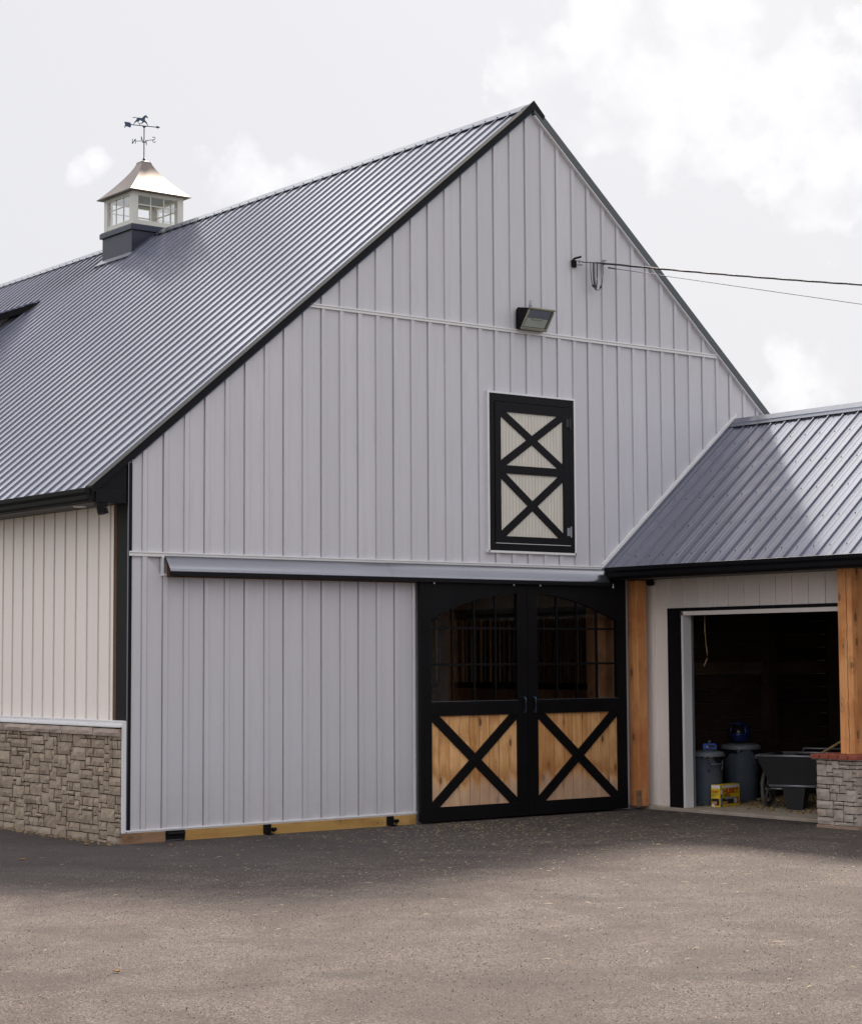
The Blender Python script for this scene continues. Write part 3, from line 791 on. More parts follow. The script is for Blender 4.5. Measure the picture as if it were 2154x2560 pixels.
# ---- barn shell behind: far side, rear, loft floor
mb = MB(); mb.box(BX1 - .12, BX1, .12, BL, 0, 1.2); mb.box(BX1 - .12, BX1, .12, BL, 2.5, 3.5)
for q_ in range(9): mb.box(BX1 - .12, BX1, .12 + q_ * 2.9, .6 + q_ * 2.9, 1.2, 2.5)
ob('far_side_wall', mb, 'siding_paint', barn)
mb = MB(); mb.prism([(0, BL - .1, 0), (3.3, BL - .1, 0), (3.3, BL - .1, 2.6), (0, BL - .1, 3.4)], (0, .1, 0))
mb.prism([(6.5, BL - .1, 0), (BX1, BL - .1, 0), (BX1, BL - .1, 3.4), (6.5, BL - .1, 2.6)], (0, .1, 0))
mb.prism([(0, BL - .1, 3.4), (3.3, BL - .1, 2.6), (6.5, BL - .1, 2.6), (BX1, BL - .1, 3.4), (XP, BL - .1, ZP - .07)], (0, .1, 0))
ob('rear_wall', mb, 'siding_paint', barn)
mb = MB(); mb.box(.12, BX1 - .12, .12, BL - .1, 2.95, 3.05); ob('loft_floor', mb, 'stall_wood', barn)
def stall_front(xs_, y0, y1, s):
    """stall row facing the aisle; boards below, bars above"""
    base = MB(); base.box(min(xs_, xs_ + s * .06), max(xs_, xs_ + s * .06), y0, y1, 0, 1.32)
    sf = ob('stall_front', base, 'stall_wood', barn)
    mb = MB(); mb.box(xs_ - .02, xs_ + .07, y0, y1, 1.32, 1.40); mb.box(xs_ - .02, xs_ + .07, y0, y1, 2.20, 2.33); ob('stall_rail', mb, 'black_steel', sf)
    mb = MB(); mb.box(xs_ + .01, xs_ + .05, y0, y1, 2.33, 2.95); ob('upper_panel', mb, 'beadboard', sf)
    y = y0 + .1; bm_ = MB(); bm_.tube([(0, 0, 1.38), (0, 0, 2.22)], .011, 6); me_ = bm_.mesh('bar', 'hardware_black')
    while y < y1:
        link('bar', me_, sf, (xs_ + .025, y, 0)); y += .095
    y = y0
    while y < y1 + .1:
        mb = MB(); mb.box(xs_ - .08, xs_ + .07, y - .07, y + .07, 0, 2.95); ob('stall_post', mb, 'cedar_post' if y < 2 else 'stall_wood', sf); y += 3.1
    bk = MB(); yy_ = y0
    while yy_ < y1:
        bk.box(xs_ + s * 1.3, xs_ + s * 1.34, yy_ + .01, yy_ + .19, 0, 2.9); yy_ += .2
    ob('stall_back_wall', bk, 'treated_board', sf)
mb = MB(); mb.box(6.06, 6.235, .121, .29, 0, 2.9); mb.box(6.204, 6.2195, -.0, .1205, 0, 2.45); ob('jamb_post', mb, 'stall_wood', barn)
stall_front(7.0, .9, 13.0, 1)
stall_front(3.05, .9, 13.0, -1)

# ------------------------------------------------------------------ cupola
CY = 8.635
cup = thing('cupola', (XP, CY, ZP), 'white windowed cupola with dark base and flared pewter roof on the barn ridge', 'cupola')
h = .435
mb = MB(); mb.box(XP - h, XP + h, CY - h, CY + h, 7.25, 7.85); mb.box(XP - h - .006, XP - h + .02, CY - h - .006, CY - h + .02, 7.3, 7.85); ob('base', mb, 'cupola_base', cup, bevel=.004)
h2 = .468; mb = MB(); mb.box(XP - h2, XP + h2, CY - h2, CY + h2, 7.84, 7.915); mb.box(XP - h2 + .015, XP + h2 - .015, CY - h2 + .015, CY + h2 - .015, 7.915, 7.93); ob('base_flange', mb, 'cupola_base', cup, bevel=.004)
mb = MB(); mb.box(XP - .7, XP - .4, CY - .52, CY + .52, 7.34, 7.345)
mb = MB(); nrm = Vector((-ML, 0, 1)).normalized(); mb.hexa([Vector((x, y, zl(x))) + nrm * hh for hh in (.0, .024) for (x, y) in ((XP - .52, CY - .50), (XP - .1, CY - .50), (XP - .1, CY + .5), (XP - .52, CY + .5))])
ob('base_flashing', mb, 'ridge_steel', cup)
h3 = .42; pw = .095
for sx in (-1, 1):
    for sy in (-1, 1):
        xa, xb = sorted((XP + sx * h3, XP + sx * (h3 - pw))); ya, yb = sorted((CY + sy * h3, CY + sy * (h3 - pw)))
        mb = MB(); mb.box(xa, xb, ya, yb, 7.93, 8.42); ob('corner_post', mb, 'cupola_white', cup, bevel=.004)
i3 = h3 - pw
for z0, z1 in ((7.93, 8.005), (8.365, 8.42)):
    for sy in (-1, 1):
        y1 = CY + sy * h3; ya, yb = sorted((y1 - sy * .008, y1 - sy * .06)); mb = MB(); mb.box(XP - i3, XP + i3, ya, yb, z0, z1); ob('rail', mb, 'cupola_white', cup)
        x1 = XP + sy * h3; xa, xb = sorted((x1 - sy * .008, x1 - sy * .06)); mb = MB(); mb.box(xa, xb, CY - i3, CY + i3, z0, z1); ob('rail', mb, 'cupola_white', cup)
for s_ in (-1, 1):
    for ax in (0, 1):
        c = (h3 - .03) * s_
        mk = lambda u0, u1, z0, z1, t=.007: (MB().box(XP + u0, XP + u1, CY + c - t, CY + c + t, z0, z1) if ax == 0 else MB().box(XP + c - t, XP + c + t, CY + u0, CY + u1, z0, z1))
        for u in (-i3 / 3, i3 / 3): ob('muntin', mk(u - .007, u + .007, 8.005, 8.365), 'cupola_white', cup)
        ob('muntin', mk(-i3, i3, 8.225, 8.239, .0075), 'cupola_white', cup)
        for u in range(3):
            a, b = -i3 + u * 2 * i3 / 3, -i3 + (u + 1) * 2 * i3 / 3
            for z0, z1 in ((8.005, 8.232), (8.232, 8.365)):
                mb = MB(); mb.quad((XP + a, CY + c, z0), (XP + b, CY + c, z0), (XP + b, CY + c, z1), (XP + a, CY + c, z1)) if ax == 0 else mb.quad((XP + c, CY + a, z0), (XP + c, CY + b, z0), (XP + c, CY + b, z1), (XP + c, CY + a, z1))
                ob('pane', mb, 'window_glass', cup)
mb = MB(); mb.box(XP - h3 + .01, XP + h3 - .01, CY - h3 + .01, CY + h3 - .01, 8.40, 8.424); ob('ceiling', mb, 'cupola_ceiling', cup)
mb = MB(); mb.box(XP - h3 + .02, XP + h3 - .02, CY - h3 + .02, CY + h3 - .02, 7.925, 7.94); ob('sill', mb, 'cupola_white', cup)
eh = .497; NR = 14
def hw(t): return .075 + (eh - .075) * ((1 - t) ** 1.32)
for q in range(4):
    mb = MB(); vs = []
    for i in range(NR + 1):
        t = i / NR; w = hw(t); z = 8.422 + (8.965 - 8.422) * t
        for u in range(5): vs.append((w * (u / 2 - 1), -w, z))
    mb.add(vs, [(i * 5 + u, i * 5 + u + 1, (i + 1) * 5 + u + 1, (i + 1) * 5 + u) for i in range(NR) for u in range(4)])
    mb.xf(Matrix.Translation((XP, CY, 0)) @ Matrix.Rotation(q * math.pi / 2, 4, 'Z'))
    ob('roof_side', mb, 'cupola_metal', cup, smooth=True)
mb = MB(); mb.box(XP - eh - .004, XP + eh + .004, CY - eh - .004, CY + eh + .004, 8.412, 8.424); ob('eave_rim', mb, 'cupola_metal', cup)
mb = MB(); mb.hexa([(XP - .082, CY - .082, 8.955), (XP + .082, CY - .082, 8.955), (XP + .082, CY + .082, 8.955), (XP - .082, CY + .082, 8.955), (XP - .03, CY - .03, 8.985), (XP + .03, CY - .03, 8.985), (XP + .03, CY + .03, 8.985), (XP - .03, CY + .03, 8.985)])
ob('roof_cap', mb, 'cupola_base', cup)

# ------------------------------------------------------------------ weathervane
van = thing('weathervane', (XP, CY, 8.98), 'dark horse weathervane with arrow and compass letters above the cupola', 'weathervane')
S_ = 1 / 2192.0
base = Vector((XP, CY, 8.98)); Rh = Vector((R_.x, R_.y, 0)).normalized(); Fh = Vector((F_.x, F_.y, 0)).normalized()
da = (Rh * .49 + Fh * .2).normalized(); dn = (Rh - Fh * .12).normalized(); de = Vector((-dn.y, dn.x, 0))
def VA(px, zy):
    line = 395 + (px - 875) * .133
    return base + da * ((px - 875) * S_ / .926) + Vector((0, 0, (1560 - 395) * S_ + (line - zy) * S_))
def VN(px, zy): return base + dn * ((px - 875) * S_) + Vector((0, 0, (1560 - zy) * S_))
mb = MB(); mb.tube([base + Vector((0, 0, -.02)), base + Vector((0, 0, (1560 - 410) * S_))], .008, 8); ob('rod', mb, 'vane_metal', van)
mb = MB(); mb.lathe([(0, -.025), (.016, -.018), (.022, 0), (.016, .018), (0, .025)], tuple(base + Vector((0, 0, .03))), 12); mb.lathe([(0, -.012), (.012, 0), (0, .012)], tuple(base + Vector((0, 0, .125))), 10); ob('ball', mb, 'vane_metal', van, smooth=True)
mb = MB(); th = de * .006
nY = da.cross(Vector((0, 0, 1))) * .004
def plate(mb, pts, fn, nrm_): mb.prism([fn(*p) - nrm_ for p in pts], nrm_ * 2)
mb.tube([VA(480, 343), VA(1240, 448)], .0065, 6)
plate(mb, [(1230, 447), (1260, 405), (1365, 460), (1300, 492), (1240, 470)], VA, nY)
plate(mb, [(275, 240), (455, 275), (462, 300), (480, 330), (500, 345), (480, 370), (465, 440), (330, 390), (295, 440), (275, 430), (300, 330)], VA, nY)
plate(mb, [(800, 385), (990, 405), (915, 440), (885, 480), (880, 560), (866, 560), (860, 470), (835, 430)], VA, nY)
ob('arrow', mb, 'vane_metal', van)
mb = MB()
plate(mb, [(640, 118), (740, 125), (800, 140), (850, 90), (895, 52), (935, 45), (960, 90), (1000, 135), (985, 152), (930, 118), (912, 130), (897, 190), (897, 245), (860, 262), (800, 232), (745, 205), (690, 215), (640, 235), (632, 200), (650, 150)], VA, nY)
plate(mb, [(645, 118), (600, 98), (545, 108), (510, 120), (545, 130), (600, 118), (640, 128)], VA, nY)
for pth in ([(650, 215), (610, 255), (575, 295), (555, 345)], [(705, 205), (685, 250), (690, 280), (735, 318), (738, 355)], [(850, 250), (825, 290), (790, 315), (745, 325), (735, 365)], [(885, 240), (940, 290), (968, 345), (985, 400)]):
    w = [.016, .010, .006, .005, .005][:len(pth)]
    mb.tube([VA(*p) for p in pth], w, 6)
ob('horse', mb, 'vane_metal', van)
mb = MB(); mb.tube([VN(600, 884), VN(875, 884), VN(1170, 862)], .005, 6)
mb.tube([VN(875, 884) - de * .12, VN(875, 884) + de * .12], .0035, 6); ob('compass_arms', mb, 'vane_metal', van)
mb = MB()
for k in range(8):
    a = k * math.pi / 4; v = (dn * math.cos(a) + de * math.sin(a)) * .032
    mb.tube([VN(875, 900), VN(875, 930) + v], [.016, .003], 6)
ob('star_hub', mb, 'vane_metal', van)
mb = MB(); mb.tube([VN(490, 965), VN(490, 808)], .005, 6); mb.tube([VN(590, 808), VN(590, 970)], .005, 6); mb.tube([VN(490, 962), VN(590, 812)], .007, 6); ob('letter_n', mb, 'vane_metal', van, label='compass letter N seen from behind')
mb = MB(); mb.tube([VN(*p) for p in [(1155, 795), (1175, 778), (1210, 775), (1240, 800), (1238, 835), (1205, 858), (1175, 872), (1158, 900), (1168, 930), (1205, 945), (1240, 940), (1252, 915)]], .0055, 6); ob('letter_s', mb, 'vane_metal', van, label='compass letter S seen from behind')
def VE(u, z, s): return VN(875, 884) + de * (s * .14) + de * (u * .03) + Vector((0, 0, z * .026))
mb = MB(); mb.tube([VE(-.5, 1, 1), VE(-.5, -1, 1)], .005, 6); [mb.tube([VE(-.5, z, 1), VE(.5, z, 1)], .004, 6) for z in (1, 0, -1)]; ob('letter_w', mb, 'vane_metal', van)
mb = MB(); mb.tube([VE(-.7, 1, -1), VE(-.35, -1, -1), VE(0, .4, -1), VE(.35, -1, -1), VE(.7, 1, -1)], .004, 6); ob('letter_e', mb, 'vane_metal', van)

# ------------------------------------------------------------------ garage wing
wing = thing('garage_wing', (8.21, -4, 0), 'low grey wing with dark ribbed roof, open garage bay and timber posts', 'garage')
WY = -8.4
GY0, GY1, GZ = -.74, -3.55, 2.16
mb = MB()
mb.box(WXW + .004, WXW + .12, -.62, -.004, 0.034, 2.62); mb.box(WXW + .004, WXW + .12, GY1 + .0, -.62, 2.245, 2.62); mb.box(WXW + .004, WXW + .12, WY, GY1 - .13, .034, 2.62); mb.box(WXW + .004, WXW + .12, GY1 - .13, GY1, 2.245, 2.62)
ww = ob('wing_wall', mb, 'siding_lit', wing)
k = 0; y = -.211
def wing_panel(ya, yb, z0, z1):
    """ya > yb, batten starts at yb side"""
    mb = MB(); pts = [(ya, 0), (yb + .052, 0), (yb + .046, .014), (yb + .003, .014), (yb + .003, -.006), (yb, -.006)]
    for (a, d1), (b, d2) in zip(pts[:-1], pts[1:]):
        mb.quad((WXW - d1, a, z0), (WXW - d2, b, z0), (WXW - d2, b, z1), (WXW - d1, a, z1))
    ob('siding_panel', mb, 'siding_lit', ww)
ya = -.004
for k in range(36):
    yb = -.211 - k * D
    z0 = .05
    if yb < -.62 and ya > GY1 - .13: z0 = 2.25
    wing_panel(ya, yb, z0, 2.60)
    if ya > -.62 > yb and z0 > 1:
        mb = MB(); mb.box(WXW - .003, WXW + .003, -.63, ya, .05, 2.25); ob('siding_panel', mb, 'siding_lit', ww)
    ya = yb
# garage door surround
mb = MB(); mb.box(WXW - .02, WXW + .006, -.63, -.42, .034, 2.252); mb.box(WXW - .02, WXW + .006, GY1 - .13, GY1 + .06, .034, 2.252); mb.box(WXW - .0205, WXW + .006, GY1 - .13, -.42, 2.215, 2.253)
ob('door_surround', mb, 'black_trim', wing, bevel=.003)
mb = MB(); mb.box(WXW - .016, WXW + .11, -.665, -.632, .036, 2.214)
ob('door_jamb', mb, 'trim_white', wing, bevel=.002)
mb = MB(); mb.box(WXW - .016, WXW + .12, GY1 + .03, GY1 + .06, .036, 2.214); ob('door_jamb', mb, 'trim_white', wing, bevel=.002)
mb = MB(); mb.box(WXW - .016, WXW + .10, GY1 + .06, -.632, 2.17, 2.2145); ob('door_head', mb, 'siding_lit', wing)
mb = MB(); mb.box(WXW + .118, WXW + .138, -.675, -.655, .04, 2.16); ob('door_track', mb, 'steel_grey', wing)
# roof
mb = MB()
mb.prism([(6.05, -.01, zw(6.05) - .006), (WXR, -.01, zw(WXR) - .006), (WXR, -.01, zw(WXR) - .05), (6.05, -.01, zw(6.05) - .05)], (0, WY - .3, 0))
zw2 = lambda x: zw(WXR) - WM * (x - WXR)
mb.prism([(WXR, -.01, zw(WXR) - .006), (10.4, -.01, zw2(10.4) - .006), (10.4, -.01, zw2(10.4) - .05), (WXR, -.01, zw(WXR) - .05)], (0, WY - .3, 0))
wroof = ob('wing_roof', mb, 'soffit_dark', wing)
wm = slope_panel(6.03, WXR, zw, (-WM, 0, 1)).mesh('roof_panel', 'roof_steel')
wm2 = slope_panel(10.4, WXR, zw2, (WM, 0, 1)).mesh('roof_panel', 'roof_steel')
for j in range(39): link('roof_panel', wm, wroof, (0, -.061 - .013 - (j + 1) * RD, 0))
for j in range(39): link('roof_panel', wm2, wroof, (0, -.074 - (j + 1) * RD, 0))
mb = MB(); mb.quad((6.03, -.074, zw(6.03)), (6.03, -.01, zw(6.03)), (WXR, -.01, zw(WXR)), (WXR, -.074, zw(WXR))); ob('roof_edge', mb, 'roof_steel', wroof)
mb = MB(); mb.prism([(6.02, -.012, zw(6.02)), (WXR, -.012, zw(WXR)), (WXR, -.012, zw(WXR) + .045), (6.02, -.012, zw(6.02) + .045)], (0, -.035, 0))
mb.prism([(6.05, -.05, zw(6.05) + .0), (WXR, -.05, zw(WXR)), (WXR, -.05, zw(WXR) + .018), (6.05, -.05, zw(6.05) + .018)], (0, -.07, 0))
ob('valley_flashing', mb, 'roof_steel', wroof)
mb = MB()
for s, f in ((-1, zw), (1, zw2)):
    for a, b, h0, h1 in ((0, .07, .045, .040), (.07, .078, .040, .030), (.078, .115, .032, .028)):
        xa, xb = WXR + s * a, WXR + s * b
        mb.quad((xa, -.03, f(xa) + h0), (xb, -.03, f(xb) + h1), (xb, WY, f(xb) + h1), (xa, WY, f(xa) + h0))
ob('ridge_cap', mb, 'ridge_steel', wroof)
mb = MB(); nrm = Vector((-WM, 0, 1)).normalized()
for j in range(38):
    y = -.36 - j * RD
    for x in (6.22, 6.62, 7.03, 7.44, 7.85, 8.08):
        c = Vector((x, y, zw(x))) + nrm * .004; mb.tube([c - nrm * .004, c + nrm * .004], .0055, 6)
ob('roof_screw', mb, 'hardware_black', wroof, kind='stuff')
# eave: fascia, gutter, soffit
mb = MB(); mb.box(6.13, 6.66, WY, -.035, 2.584, 2.598); mb.box(6.10, 6.13, WY, -.035, 2.575, 2.72); mb.box(6.20, 6.58, WY, -.14, 2.40 + .16, 2.585) if False else None
ob('soffit', mb, 'soffit_dark', wing)
prof = [(6.098, 2.715), (6.098, 2.582), (6.045, 2.58), (6.018, 2.605), (6.012, 2.645), (5.99, 2.67), (5.984, 2.708), (5.992, 2.71), (6.0, 2.675), (6.02, 2.65), (6.028, 2.61), (6.05, 2.592), (6.088, 2.592), (6.088, 2.715)]
mb = MB(); n = len(prof); a = [(x, -.10, z) for x, z in prof]; b = [(x, WY, z) for x, z in prof]
mb.add(a + b, [(i, (i + 1) % n, (i + 1) % n + n, i + n) for i in range(n)]); mb.prism([(x, -.104, z) for x, z in prof[:7]], (0, .006, 0))
ob('gutter', mb, 'black_trim', wing)
mb = MB(); mb.lathe([(.03, 0), (.045, -.02), (.05, -.045), (.04, -.065), (.0, -.075)], (6.60, -.20, 2.585), 14); mb.box(6.57, 6.64, -.24, -.16, 2.578, 2.59)
ob('camera_dome', mb, 'black_steel', wing, smooth=False)
# timber posts and pier
mb = MB(); mb.box(6.415, 6.565, -.165, -.018, .034, 2.575); ob('timber_post', mb, 'cedar_post', wing, bevel=.008, label='timber post beside the sliding doors')
mb = MB(); mb.box(6.37, 6.43, -.19, -.155, .03, .22); ob('post_block', mb, 'brown_board', wing, bevel=.004)
PX0, PX1, PY0, PY1 = 6.165, 6.665, -3.495, -2.985
mb = MB(); mb.box(PX0 + .02, PX1, PY0 + .02, PY1 - .02, -.03, .67); pier = ob('stone_pier', mb, 'mortar', wing)
PS = [(3, 2), (2, 2), (3, 1), (4, 2), (4, 1), (3, 3), (2, 1), (5, 2), (4, 3), (3, 2)]
for i, (a, z, w, h_) in enumerate(pack(PY1 - PY0, .64, .042, .04, PS, 21)):
    mb = stone_mesh(w - .005, h_ - .006, random.uniform(.026, .042), 50 + i); mb.xf(Matrix.Translation((PX0 + .022, PY1 - a - .0025, .03 + z + .003)) @ rot_side); ob('stone', mb, 'pier_stone', pier)
for i, (a, z, w, h_) in enumerate(pack(PX1 - PX0, .64, .042, .04, PS, 22)):
    mb = stone_mesh(w - .005, h_ - .006, random.uniform(.026, .042), 80 + i); mb.xf(Matrix.Translation((PX0 + a + .0025, PY0 + .022, .03 + z + .003))); ob('stone', mb, 'pier_stone', pier)
mb = MB(); mb.box(PX0 - .01, PX1 + .01, PY0 - .01, PY1 + .01, -.02, .03); ob('pier_footing', mb, 'footing', pier, bevel=.006)
mb = MB(); mb.box(PX0 - .025, PX1 + .03, PY0 - .035, PY1 + .035, .676, .728); capm = ob('cap_mortar', mb, 'brick_mortar', pier)
nb = 5; w = (PY1 - PY0 + .10) / nb
for i in range(nb):
    mb = MB(); y0_ = PY0 - .05 + i * w
    mb.box(PX0 - .045, PX0 + .16, y0_ + .006, y0_ + w - .006, .682, .730); ob('brick', mb, 'red_brick', pier, bevel=.007)
for i in range(4):
    x0_ = PX0 + .172 + i * .1
    for ya_, yb_ in ((PY0 - .05, PY0 + .15), (PY1 - .15, PY1 + .05)):
        mb = MB(); mb.box(x0_, x0_ + .09, ya_, yb_, .682, .730); ob('brick', mb, 'red_brick', pier, bevel=.007)
mb = MB(); mb.box(6.335, 6.515, -3.335, -3.155, .729, 2.60); p2 = ob('timber_post', mb, 'cedar_post', wing, bevel=.008, label='thick timber post standing on the stone pier')
mb = MB(); pth = [(6.331, -3.272 + .004 * math.sin(i * 1.7) + .003 * math.sin(i * 4.1), .75 + i * .06) for i in range(31)]; mb.tube(pth, .0022, 4); ob('drying_crack', mb, 'hardware_black', p2)
# wing interior: planked inner walls
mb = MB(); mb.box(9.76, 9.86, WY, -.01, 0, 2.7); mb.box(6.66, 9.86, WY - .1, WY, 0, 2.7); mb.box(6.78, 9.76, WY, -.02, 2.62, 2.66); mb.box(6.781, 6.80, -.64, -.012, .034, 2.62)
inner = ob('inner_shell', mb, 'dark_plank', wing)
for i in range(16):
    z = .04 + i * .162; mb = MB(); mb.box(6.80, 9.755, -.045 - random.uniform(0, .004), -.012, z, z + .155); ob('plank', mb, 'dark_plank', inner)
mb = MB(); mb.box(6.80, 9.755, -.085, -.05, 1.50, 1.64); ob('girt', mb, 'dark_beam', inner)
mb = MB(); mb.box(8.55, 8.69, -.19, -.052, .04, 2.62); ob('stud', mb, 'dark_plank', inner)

# ------------------------------------------------------------------ floodlight
fl = thing('floodlight', (4.97, 0, 5.31), 'dark wall mounted floodlight with sloping glass above the hay door', 'floodlight')
FX0, FX1 = 4.785, 5.15
def fpt(x, y, z): return (x, y, z)
mb = MB(); side = [(-.018, 5.31), (-.018, 5.52), (-.05, 5.545), (-.245, 5.512), (-.085, 5.308), (-.06, 5.295)]
mb.prism([(FX0, y, z) for y, z in side], (FX1 - FX0, 0, 0)); ob('housing', mb, 'black_trim', fl, bevel=.006)
A = Vector((0, -.255, 5.512)); B = Vector((0, -.098, 5.298)); e = .022
t = (B - A).normalized(); nn = Vector((0, t.z, -t.y)); nn = nn if nn.y < 0 else -nn
def fp(x, s, o): return Vector((x, 0, 0)) + A + (B - A) * s + nn * o
mb = MB()
for (xa, xb, sa, sb) in ((FX0, FX1, -.03, .05), (FX0, FX1, .90, 1.0), (FX0, FX0 + .018, .09, .88), (FX1 - .018, FX1, .09, .88)):
    mb.hexa([fp(xa, sb, -.012), fp(xb, sb, -.012), fp(xb, sa, -.012), fp(xa, sa, -.012), fp(xa, sb, .012), fp(xb, sb, .012), fp(xb, sa, .012), fp(xa, sa, .012)])
ob('lens_frame', mb, 'lamp_frame', fl, bevel=.003)
mb = MB(); mb.add([fp(FX0 + .03, .09, -.004), fp(FX1 - .03, .09, -.004), fp(FX1 - .03, .88, -.004), fp(FX0 + .03, .88, -.004)], [(0, 1, 2, 3)]); 
mb2 = MB(); nU, nV = 10, 8; vs = []
for j in range(nV + 1):
    for i in range(nU + 1):
        u, v = i / nU, j / nV; dep = -.012
        vs.append(fp(FX0 + .03 + (FX1 - FX0 - .06) * u, .09 + .79 * v, dep))
mb2.add(vs, [(j * (nU + 1) + i, j * (nU + 1) + i + 1, (j + 1) * (nU + 1) + i + 1, (j + 1) * (nU + 1) + i) for j in range(nV) for i in range(nU)])
ob('reflector', mb2, 'lamp_reflector', fl, smooth=True)
ob('lens', mb, 'lamp_glass', fl)
mb = MB(); mb.tube([fp(FX0 + .10, .5, -.004), fp(FX1 - .12, .5, -.004)], .01, 8); ob('lamp_tube', mb, 'lamp_frame', fl)
mb = MB(); mb.tube([(4.87, -.16, 5.52), (4.875, -.16, 5.57), (4.885, -.16, 5.61)], [.018, .015, .017], 10); ob('photocell', mb, 'steel_grey', fl, smooth=True)

# ------------------------------------------------------------------ overhead service
sv = thing('service_drop', (5.7, 0, 6.1), 'twisted overhead power cable anchored to the gable with drooping loops', 'power cable')
mb = MB(); mb.tube([(5.62, -.01, 6.155), (5.64, -.05, 6.19), (5.70, -.09, 6.21)], .012, 8); mb.box(5.615, 5.665, -.05, -.016, 6.09, 6.17)
ob('clevis', mb, 'black_steel', sv)
mb = MB(); prf = [(0, 0), (.03, .004), (.034, .018), (.018, .026), (.018, .040), (.034, .048), (.03, .062), (0, .066)]
mb.lathe(prf, (5.69, -.08, 6.108), 14); ob('insulator', mb, 'porcelain', sv, smooth=True)
mb = MB(); mb.lathe(prf, (6.06, -.07, 6.16), 14); mb.tube([(6.06, -.01, 6.19), (6.06, -.07, 6.19)], .008, 6); ob('insulator', mb, 'porcelain', sv, smooth=True)
def catenary(p, q, sag, n): 
    p, q = Vector(p), Vector(q); return [p.lerp(q, i / n) - Vector((0, 0, sag * 4 * (i / n) * (1 - i / n))) for i in range(n + 1)]
e1 = Vector((6.0, -.12, 6.165)); d1 = (Vector((9.0, -1.4, 6.105)) - e1); far = e1 + d1 * 5
cen = catenary(e1, far + Vector((0, 0, .88)), .35, 260)
for ph in range(3):
    mb = MB(); pts = []
    for i, c in enumerate(cen):
        w = i * .42 + ph * 2.094; r_ = .0065
        pts.append(c + Vector((0, -1, 0)) * (math.cos(w) * r_) + Vector((0, 0, 1)) * (math.sin(w) * r_))
    mb.tube([Vector((5.70, -.085, 6.15)) if ph == 0 else Vector((5.90, -.10, 6.165))] + pts, .0056, 6); ob('cable_strand', mb, 'cable_black', sv, smooth=True)
mb = MB(); e2 = Vector((6.10, -.10, 6.13)); f2_ = e2 + (Vector((9.0, -1.4, 5.835)) - e2) * 5
mb.tube(catenary(e2, f2_, .02, 80), .0042, 6); mb.tube([e2, e2 + (f2_ - e2) * .006], .010, 6); ob('messenger_wire', mb, 'cable_steel', sv, smooth=True)
def loop(x0, x1, zb, r, nm='drip_loop', spl=None):
    mb = MB(); pts = []
    for i in range(17):
        t = i / 16; x = x0 + (x1 - x0) * (.5 - .5 * math.cos(math.pi * t)); z = 6.165 - (6.165 - zb) * math.sin(math.pi * t) ** .6
        pts.append((x, -.10, z))
    mb.tube(pts, r, 6)
    if spl:
        for k_ in spl: mb.tube([pts[k_], pts[k_ + 1]], .012, 8)
    ob(nm, mb, 'cable_black', sv, smooth=True)
loop(5.83, 6.02, 5.85, .0045, spl=(4, 11)); loop(5.87, 5.93, 5.88, .007, spl=(5, 6)); loop(5.89, 5.93, 5.86, .005)

# ------------------------------------------------------------------ bins
FZ = .035
def rubbish_bin(x, y, r, hgt, label, ang):
    t = thing('rubbish_bin', (x, y, FZ), label, 'rubbish bin', 'grey bins standing inside the garage bay')
    rib = lambda w, z: 1 + (.012 if (w * 8 / (2 * math.pi)) % 1 < .16 else 0)
    mb = MB(); mb.lathe([(0, 0), (r * .80, 0), (r * .84, .03), (r * .95, hgt * .80), (r * .97, hgt * .82), (r * 1.0, hgt * .84), (r * 1.0, hgt - .02), (r * 1.03, hgt - .018)], (x, y, FZ), 64, rib); ob('body', mb, 'bin_plastic', t, smooth=True)
    mb = MB(); mb.lathe([(r * 1.08, hgt - .035), (r * 1.09, hgt - .01), (r * 1.05, hgt + .012), (r * .8, hgt + .022), (r * .3, hgt + .034), (0, hgt + .036)], (x, y, FZ), 48); ob('lid', mb, 'bin_lid', t, smooth=True)
    for s_ in (0, math.pi):
        a = ang + s_; c, s2 = math.cos(a), math.sin(a); mb = MB()
        P_ = lambda u, o, z: (x + c * (r + o) - s2 * u, y + s2 * (r + o) + c * u, FZ + z)
        mb.tube([P_(-.07, -.01, hgt * .80), P_(-.065, .045, hgt * .80), P_(.065, .045, hgt * .80), P_(.07, -.01, hgt * .80)], .012, 8); mb.tube([P_(-.09, .005, hgt * .86), P_(-.08, .03, hgt * .70), P_(-.08, .0, hgt * .66)], .010, 6); mb.tube([P_(.09, .005, hgt * .86), P_(.08, .03, hgt * .70), P_(.08, .0, hgt * .66)], .010, 6)
        ob('handle', mb, 'bin_plastic', t, smooth=True)
    mb = MB(); rr = random.Random(int(x * 100))
    n = 48
    prf_ = []
    for k_ in range(n):
        pass
    def fn(w, z): return 1 + .018 * math.sin(w * 11 + z * 40) + .012 * math.sin(w * 5)
    def drop(w): return .05 + .035 * math.sin(w * 3 + x * 7) + .02 * math.sin(w * 7)
    vs = []
    for k_ in range(n):
        w = 2 * math.pi * k_ / n
        for q_, f in enumerate((0, .35, .7, 1)):
            rr2 = r * (1.035 + .03 * math.sin(w * 13 + f * 3)) ; vs.append((x + rr2 * math.cos(w), y + rr2 * math.sin(w), FZ + hgt - .025 - f * drop(w)))
    mb.add(vs, [(k_ * 4 + q_, ((k_ + 1) % n) * 4 + q_, ((k_ + 1) % n) * 4 + q_ + 1, k_ * 4 + q_ + 1) for k_ in range(n) for q_ in range(3)])
    ob('liner_bag', mb, 'bag_black', t, smooth=True)
    return t
rubbish_bin(7.155, -.50, .19, .585, 'smaller grey rubbish bin by the white jamb with a blue gadget on its lid', -1.9)
rubbish_bin(7.86, -.36, .215, .64, 'larger grey rubbish bin behind the yellow box with a blue helmet on it', -1.4)

